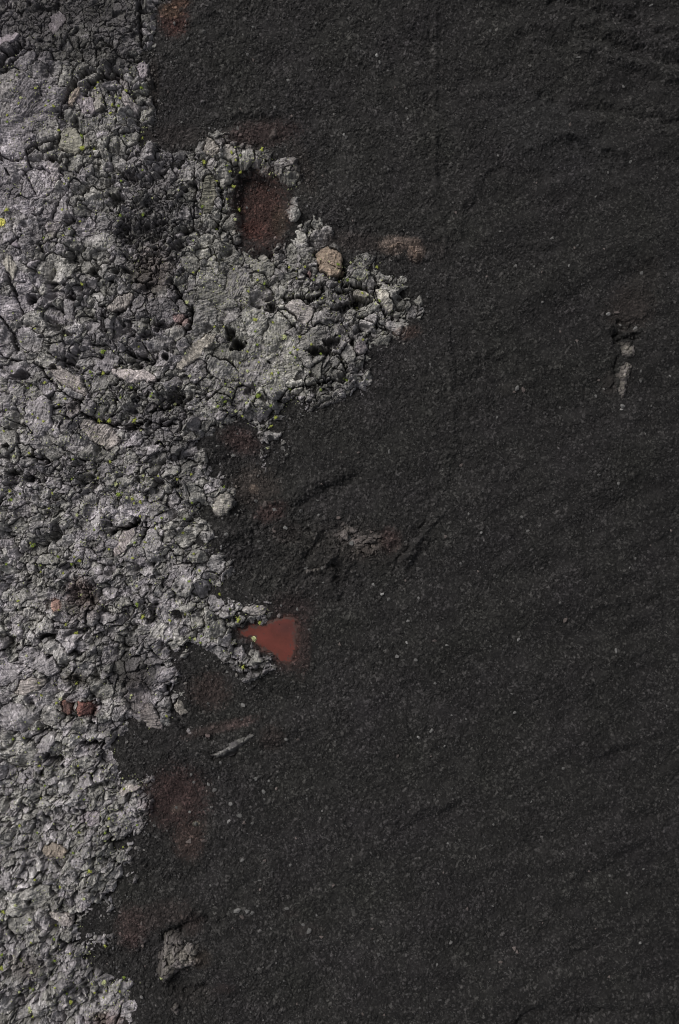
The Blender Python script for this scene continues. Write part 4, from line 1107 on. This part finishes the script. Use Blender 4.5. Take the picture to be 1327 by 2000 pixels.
# scattered loose cinders, uncountable
NC = 85000
pu = rng.uniform(-20, 1347, NC * 2); pv = rng.uniform(-20, 2020, NC * 2)
sdp = flow_sd(pu, pv, False)
dens = np.clip(.42 + .5 * fbm(pu, pv, 90, 3, 701) + .35 * sstep(900, 500, pu) * sstep(800, 200, pv) - .15 * sstep(700, 1200, pu), .06, 1)
ok = (sdp < 4) & (rng.uniform(size=NC * 2) < dens) & (sdf(pu, pv, POOL) < -2)
pu, pv = pu[ok][:NC], pv[ok][:NC]
n = len(pu)
sdp2 = sdp[ok][:NC]
edge_ = np.exp(np.minimum(sdp2, 0) / 14) * (rng.uniform(size=n) < .4)
rad = (.030 + .045 * rng.power(.55, n) ** 2.2) * (1 + .25 * sstep(900, 400, pu)) * (1 + 1.6 * edge_ * rng.uniform(size=n))
protos = [pebble_proto(rng, 0) for _ in range(24)]
pk = rng.integers(0, 24, n); rot = rng.uniform(0, 6.28, n)
zg = ground_at(pu, pv)
cs = []; fs = []; cl = []; base_i = 0
shade = .014 + .052 * rng.uniform(size=n) ** 2.5 + .06 * (rng.uniform(size=n) > .985)
tint = rng.uniform(-1, 1, n)
shade = shade + edge_ * .10 * rng.uniform(size=n)
rgbp = [shade * (1.04 + .03 * tint), shade.copy(), shade * (.98 - .05 * tint)]
rgbp = np.stack(stain(pu, pv, rgbp, .9, .032), 1)
for k in range(24):
    m = np.nonzero(pk == k)[0]; V, F = protos[k]
    c_, s_ = np.cos(rot[m])[:, None], np.sin(rot[m])[:, None]
    vx = V[None, :, 0] * c_ - V[None, :, 1] * s_; vy = V[None, :, 0] * s_ + V[None, :, 1] * c_
    wx, wy = px2w(pu[m], pv[m])
    P = np.stack([wx[:, None] + vx * rad[m][:, None], wy[:, None] + vy * rad[m][:, None], (zg[m] + rad[m] * .25)[:, None] + V[None, :, 2] * rad[m][:, None]], 2)
    cs.append(P.reshape(-1, 3)); cl.append(np.repeat(rgbp[m], len(V), 0))
    fs.append((F[None] + (np.arange(len(m)) * len(V))[:, None, None] + base_i).reshape(-1, 3)); base_i += len(m) * len(V)
me = mesh_from('loose_cinders', np.concatenate(cs), None, np.concatenate(cl), tris=np.concatenate(fs), mat=M_CINDER)
link('loose_cinders', me, 'black and grey cinders strewn loosely all over the dark ground', 'gravel', kind='stuff')
log('cinders strewn', n)

# individual stones big enough to count
STONES = [(736,108,6),(742,122,5),(676,268,5),(672,262,4),(399,64,6),(390,74,4),(495,118,4),(368,78,4),(607,138,4),(570,226,4),(456,302,3),(957,62,4),(1253,532,5),(1060,590,4),(1010,758,6),(1022,762,5),(1004,766,4),(1170,743,4),(1180,760,4),(1164,774,4),
 (1216,794,6),(1213,800,4),(1250,745,4),(476,1378,5),(583,1362,4),(560,1442,5),(500,1520,5),(515,1545,5),(452,1568,6),(540,1540,5),(468,1590,6),(448,1602,5),(478,1604,5),(494,1606,5),(414,1575,4),(408,1532,5),(432,1488,4),
 (345,1578,5),(383,1609,5),(370,1642,8),(400,1640,5),(374,1512,4),(302,1612,4),(466,1775,8),(484,1776,6),(493,1780,5),(474,1788,5),(560,1773,5),(604,1815,7),(628,1828,5),(540,1855,5),(518,1678,4),(473,1678,5),(276,1828,5),(280,1845,5),
 (372,1585,4),(517,1560,4),(600,1558,4),(420,1542,5),(1005,1852,7),(1010,1858,5),(881,1841,5),(854,1884,4),(1188,1905,4),(913,1774,4),(1205,945,4),(1168,928,5),(1240,1090,4),(1202,1270,5),(843,1427,6),(818,1440,4),(818,1167,4),(1012,1248,5),
 (1018,1010,4),(940,1040,4),(455,985,7),(518,985,6),(536,995,5),(588,998,6),(500,978,5),(558,1030,6),(506,1058,6),(536,1036,5),(552,875,5),(525,874,5),(598,1110,6),(627,1112,8),(680,1050,7),(686,1060,6),(700,1055,6),(604,1230,4),(664,1258,5),
 (776,1282,5),(794,1254,4),(760,1170,6),(746,1160,5),(730,1142,5),(812,1288,5),(1100,1500,4),(1150,1700,4),(900,1100,4),(870,1048,5),(1244,640,5),(1206,610,5),(1190,612,5),(1128,480,4),(1122,484,4),(1078,466,5),(1008,520,5),(1058,532,3)]
extra = []
tries = 0
while len(STONES) + len(extra) < 296 and tries < 30000:
    tries += 1
    u, v = rng.uniform(8, 1318), rng.uniform(8, 1992)
    w = .25 + .75 * math.exp(-((u - 480) / 300) ** 2)
    if rng.uniform() > w: continue
    if float(flow_sd(np.array([u]), np.array([v]), False)[0]) > -6: continue
    if float(sdf(np.array([u]), np.array([v]), POOL)[0]) > -6: continue
    if any(abs(u - a) + abs(v - b) < 14 for a, b, *_ in extra + STONES): continue
    extra.append((u, v, rng.uniform(2.6, 4.6) if rng.uniform() < .9 else rng.uniform(4.6, 6)))
smesh = []
for k in range(12):
    V, F = pebble_proto(rng, 3)
    V = V + V * (fbm(V[:, 0] * 3 + k * 5, V[:, 1] * 3 + V[:, 2] * 2, 1.2, 3, 800 + k) * .16)[:, None]
    g = .062 + .045 * (k % 4) / 3 + (.06 if k == 11 else 0)
    cc_ = np.array([g * 1.02, g, g * .97]) if k % 5 else np.array([g * 1.15, g * .96, g * .9])
    c = np.outer(1 + .3 * fbm(V[:, 0] * 9, V[:, 1] * 9, 1.5, 3, 820 + k), cc_)
    smesh.append(mesh_from('stone', V, None, c, tris=F, mat=M_STONE))
for i, (u, v, r) in enumerate(STONES + extra):
    named = i < len(STONES)
    o = link('stone', smesh[int(rng.integers(0, 11 if not named else 12))], group='stones lying on the cinder field', loc=None)
    o['category'] = 'stone'
    rr = r * S * (.95 if named else .85)
    o.scale = (rr * rng.uniform(.85, 1.15), rr * rng.uniform(.8, 1.1), rr * rng.uniform(.8, 1.2))
    o.rotation_euler = (rng.uniform(-.3, .3), rng.uniform(-.3, .3), rng.uniform(0, 6.28))
    wx, wy = px2w(u, v)
    o.location = (wx, wy, float(ground_at(u, v)) + rr * .08)
    o['label'] = 'small weathered grey stone lying loose on the dark cinder field, one like many'
STL = {(736,108):'pale stone in the grey patch right of top centre', (399,64):'teardrop-shaped pale stone near the rust patch at the top edge', (383,1609):'bright yellowish-white stone below the dark reddish slope',
 (1005,1852):'tiny heap-like whitish stone in the lower right cinders', (1010,758):'largest of the light stones clustered left of the cracked rock strip', (1216,794):'pale stone just below the tip of the narrow cracked strip',
 (466,1775):'largest stone of the loose group in the lower cinders', (1253,532):'rounded pale stone above the brown dust near the right side', (370,1642):'brown stone at the foot of the dark reddish slope', (476,1378):'single grey stone right of the reddish cinder pocket'}
for o in list(scn.objects):
    if o.name.split('.')[0] == 'stone':
        for (u, v), lb in STL.items():
            wx, wy = px2w(u, v)
            if abs(o.location.x - wx) < .02 and abs(o.location.y - wy) < .02: o['label'] = lb
log('stones')

# ------------------------------------------------------------------ moss
def moss_material(name, col, var):
    m = bpy.data.materials.new(name); m.use_nodes = True
    N, L = m.node_tree.nodes, m.node_tree.links; b = N['Principled BSDF']
    b.inputs['Roughness'].default_value = .8; b.inputs['Specular IOR Level'].default_value = .2
    n1 = N.new('ShaderNodeTexNoise'); n1.inputs['Scale'].default_value = 14; n1.inputs['Detail'].default_value = 3
    g = N.new('ShaderNodeNewGeometry'); L.new(g.outputs['Position'], n1.inputs['Vector'])
    r = N.new('ShaderNodeValToRGB'); r.color_ramp.elements[0].position = .35; r.color_ramp.elements[1].position = .65
    r.color_ramp.elements[0].color = (*col, 1); r.color_ramp.elements[1].color = (*var, 1)
    L.new(n1.outputs['Fac'], r.inputs[0]); L.new(r.outputs[0], b.inputs['Base Color'])
    return m
M_MOSS = [moss_material('bright_moss', (.19, .22, .035), (.32, .34, .08)), moss_material('green_moss', (.09, .13, .02), (.20, .26, .045)), moss_material('pale_moss', (.30, .33, .16), (.44, .46, .24))]
def tuft_mesh(seed, mat, n=46):
    r = np.random.default_rng(seed)
    V = []; F = []
    lobes = [(np.clip(r.normal() * .42, -.6, .6), np.clip(r.normal() * .36, -.5, .5), r.uniform(.4, .7)) for _ in range(4)]
    for i in range(n):
        lx, ly, lr = lobes[i % 4]
        a = r.uniform(0, 6.28); d = lr * math.sqrt(r.uniform())
        px, py = lx + d * math.cos(a), ly + d * math.sin(a)
        pz = .45 * max(0, 1 - (d / lr) ** 2) * lr * 2 + r.uniform(0, .15)
        s = r.uniform(.12, .26)
        t1 = r.normal(size=3); t1 /= np.linalg.norm(t1); t1[2] *= .5
        t2 = np.cross(t1, r.normal(size=3)); t2 /= np.linalg.norm(t2) + 1e-6; t2[2] *= .6
        o = np.array([px, py, pz]); b = len(V)
        V += [o - t1 * s, o + t2 * s * .6, o + t1 * s, o - t2 * s * .6]
        F.append((b, b + 1, b + 2, b + 3))
    # a low cushion under the leaflets keeps the tuft from being see-through
    V0, F0 = ico(1); V0 = V0 * np.array([.62, .52, .26]) * (1 + .25 * np.sin(V0[:, :1] * 5 + seed)); b = len(V)
    co = np.concatenate([np.array(V), V0]); me = mesh_from('moss_tuft', co, np.array(F), None, tris=F0 + b, mat=mat)
    return me
tm = [tuft_mesh(900 + k, M_MOSS[(0, 0, 1, 2, 0, 1)[k % 6]]) for k in range(12)]
MOSS_NAMED = [(7,438,14,'fluffy lemon-yellow moss tuft on the left edge, the largest of all',0),(18,414,6,'green moss tuft just above the lemon-yellow one on the left edge',0),(166,297,7,'vivid green moss clump at the foot of the cleft in the upper crust',0),(163,272,5,'dark green moss wedged in the cleft above the vivid clump',2),
 (400,320,6,'vivid moss tuft on the ridge left of the crust lobe top',0),(512,295,6,'vivid moss tuft on the top margin of the crust lobe',0),(457,366,5,'moss tuft on the left rim of the red-floored pit',0),(467,408,5,'moss tuft halfway down the left rim of the red-floored pit',0),(462,434,4,'moss tuft low on the left rim of the red-floored pit',3),
 (204,690,7,'arching dark green moss clump above the spindle slab',2),(204,731,5,'bright square moss tuft just left of the spindle slab',0),(282,1203,6,'bright green moss tuft beside the dark hollow left of the red pool',0),(496,1247,7,'pale green moss cushion on the west shore of the red pool',3),(467,1209,7,'wide moss clump above the western inlet of the red pool',0),
 (508,1216,5,'moss tuft on the north shore of the red pool',0),(476,1301,5,'round moss tuft on the crust south of the red pool',0),(506,774,8,'elongated moss clump above the black overhang of the crust lobe',2),(62,1965,7,'yellow moss tuft in the bottom left corner',3),(8,1884,6,'bright moss tuft on the left edge near the bottom',0),(12,1775,5,'moss tuft on the left edge above the other bright one near the bottom',0),
 (161,1161,3,'tiny moss tuft on the rusty patch in the crust',3),(86,1356,4,'moss tuft on the crust left of the red-brown stone pair',0),(115,1370,4,'upright moss tuft touching the left red-brown stone',0),(196,822,6,'round moss tuft on the crack under the bent slab',0),(215,823,6,'moss tuft right of the round one on the crack under the bent slab',0),(265,822,6,'lime moss tuft in the crack below the spindle slab',0),
 (500,628,6,'moss tuft on the smooth crust right of the deep black hole',0),(556,660,6,'moss speckle on the smooth crust by the easternmost pits',3),(678,742,6,'long moss tuft on the dark knob of the southern crust lobe',2),(143,1240,0,'',0),(150,1334,5,'moss strip above the red-brown stone pair',0),(236,966,7,'moss clump in the pale crust above the black cleft',2),(262,975,6,'moss tuft right of the clump above the black cleft',0),
 (277,980,5,'bright moss tuft furthest right of the three above the black cleft',0),(22,960,5,'moss tuft on the crust near the left edge, halfway up',0),(27,976,5,'moss tuft just below another near the left edge, halfway up',2),(68,1066,6,'moss strip on the crust near the left edge under the halfway line',2),(160,1095,5,'moss tuft in a joint of the middle crust',0),(271,1178,5,'moss in the joint above the dark hollow left of the red pool',2),
 (150,1236,6,'moss strip in the joint right of the small black slot',0),(376,1690,0,'',0),(183,1690,6,'moss tuft on the rounded lower crust',0),(142,1951,6,'moss tuft in the joint near the bottom edge',0),(206,1913,6,'moss tuft by the dark gravel near the bottom',3),(316,1908,6,'yellowish moss on the left foot of the lone outcrop',3),(314,1896,4,'small moss tuft on the left flank of the lone outcrop',3),
 (540,816,5,'single moss tuft on the narrow tail of the crust lobe',0),(530,832,4,'small moss tuft lower on the narrow tail',0),(524,875,4,'pale mossy pebble at the side of the narrow tail',3),(398,410,4,'moss on the ribbed dark slab left of the red-floored pit',2),(575,420,0,'',0),(100,1640,0,'',0)]
def put_tuft(u, v, r, mesh):
    o = link('moss_tuft', mesh, cat='moss', group='moss tufts growing on the lava')
    wx, wy = px2w(u, v)
    zz_ = float(np.max(surface_at(np.array([u, u + 2, u - 2]), np.array([v, v + 2, v - 2]))))
    o.location = (wx, wy, zz_ + .03)
    o.scale = (r * S * .95,) * 3
    o.rotation_euler = (0, 0, float(rng.uniform(0, 6.28)))
    return o
cnt_m = 0; taken = []
for (u, v, r, lb, k) in MOSS_NAMED:
    if not r: continue
    o = put_tuft(u, v, r, tm[[0, 1, 2, 3, 4, 5][k] + (6 if cnt_m % 2 else 0)]); o['label'] = lb; cnt_m += 1; taken.append((u, v))
    if lb.startswith('fluffy'):
        o.data = tm[3].copy(); o.data.materials[0] = moss_material('yellow_moss', (.42, .40, .08), (.60, .56, .16))
MC = [(450,560,70,50),(540,690,70,50),(60,230,60,70),(490,330,70,50),(200,760,90,70),(150,420,120,80),(700,560,60,50),(250,960,60,50),(100,1150,130,120),(400,1200,90,60),(120,1450,110,80),(80,1650,90,110),(80,1880,90,80),(300,1050,100,70),(60,800,60,80),(480,770,50,30),(240,1560,50,70),(220,1910,50,40),(230,200,60,50)]
loose = []; cand_m = []
tries = 0
while len(cand_m) < 640 and tries < 20000:
    tries += 1
    c_ = MC[int(rng.integers(0, len(MC)))]
    if rng.uniform() < .3: u, v = rng.uniform(4, 800), rng.uniform(4, 1995)
    else: u, v = c_[0] + rng.normal() * c_[2] * .8, c_[1] + rng.normal() * c_[3] * .8
    if not (3 < u < 1320 and 3 < v < 1996): continue
    if v < 130 and u < 290 and rng.uniform() < .9: continue
    if float(flow_sd(np.array([u]), np.array([v]), False)[0]) < 9: continue
    if any(abs(u - a) + abs(v - b) < 8 for a, b in taken): continue
    taken.append((u, v)); r = 1.8 + 2.6 * rng.uniform() ** 2
    cand_m.append((u, v, r))
cand_m.sort(key=lambda t: -t[2])
nind = 296 - cnt_m
its = []
for (u, v, r) in cand_m[:nind]:
    k = int(rng.choice([0, 1, 2, 3, 4, 5, 6, 7, 8, 9, 10, 11]))
    o = put_tuft(u, v, r, tm[k])
    tn = {0: 'yellow-green', 1: 'deep green', 2: 'pale'}[(0, 0, 1, 2, 0, 1)[k % 6]]
    its.append((o, (u, v, 'small ' + tn)))
labs = place_labels([t[1] for t in its], 'moss tuft')
for (o, _), lb in zip(its, labs): o['label'] = lb
# the finest specks of moss, uncountable
cs = []; fs = []; bi = 0
src = tm[0]; nv = len(src.vertices); vv = np.zeros(nv * 3, f32); src.vertices.foreach_get('co', vv); vv = vv.reshape(-1, 3)
np_ = len(src.polygons); quads0 = np.array([list(p.vertices) for p in src.polygons if len(p.vertices) == 4])
tris0 = np.array([list(p.vertices) for p in src.polygons if len(p.vertices) == 3])
Q = []; Tt = []
rest = cand_m[nind:]
for t_ in range(1500):                                  # mats of minute specks
    c_ = MC[int(rng.integers(0, len(MC)))]
    u, v = c_[0] + rng.normal() * c_[2], c_[1] + rng.normal() * c_[3]
    if not (0 < u < 800): continue
    for k_ in range(int(rng.integers(1, 5))): rest.append((u + rng.normal() * 5, v + rng.normal() * 3.5, rng.uniform(.7, 1.5)))
ru_, rv_ = np.array([t[0] for t in rest]), np.array([t[1] for t in rest])
okr = flow_sd(ru_, rv_, True) > 16
rest = [t for t, o_k in zip(rest, okr) if o_k]
for (u, v, r) in rest:
    a = rng.uniform(0, 6.28); c_, s_ = math.cos(a), math.sin(a); sc = r * S * .9
    P = np.stack([(vv[:, 0] * c_ - vv[:, 1] * s_) * sc, (vv[:, 0] * s_ + vv[:, 1] * c_) * sc, vv[:, 2] * sc], 1)
    wx, wy = px2w(u, v); P += np.array([wx, wy, float(surface_at(np.array([u]), np.array([v]))[0]) + .03])
    cs.append(P); Q.append(quads0 + bi); Tt.append(tris0 + bi); bi += nv
me = mesh_from('moss_specks', np.concatenate(cs), np.concatenate(Q), None, tris=np.concatenate(Tt), mat=M_MOSS[2])
link('moss_specks', me, 'tiny pale green moss specks sprinkled over the grey lava crust', 'moss', kind='stuff')
log('moss', cnt_m, len(its), len(rest))
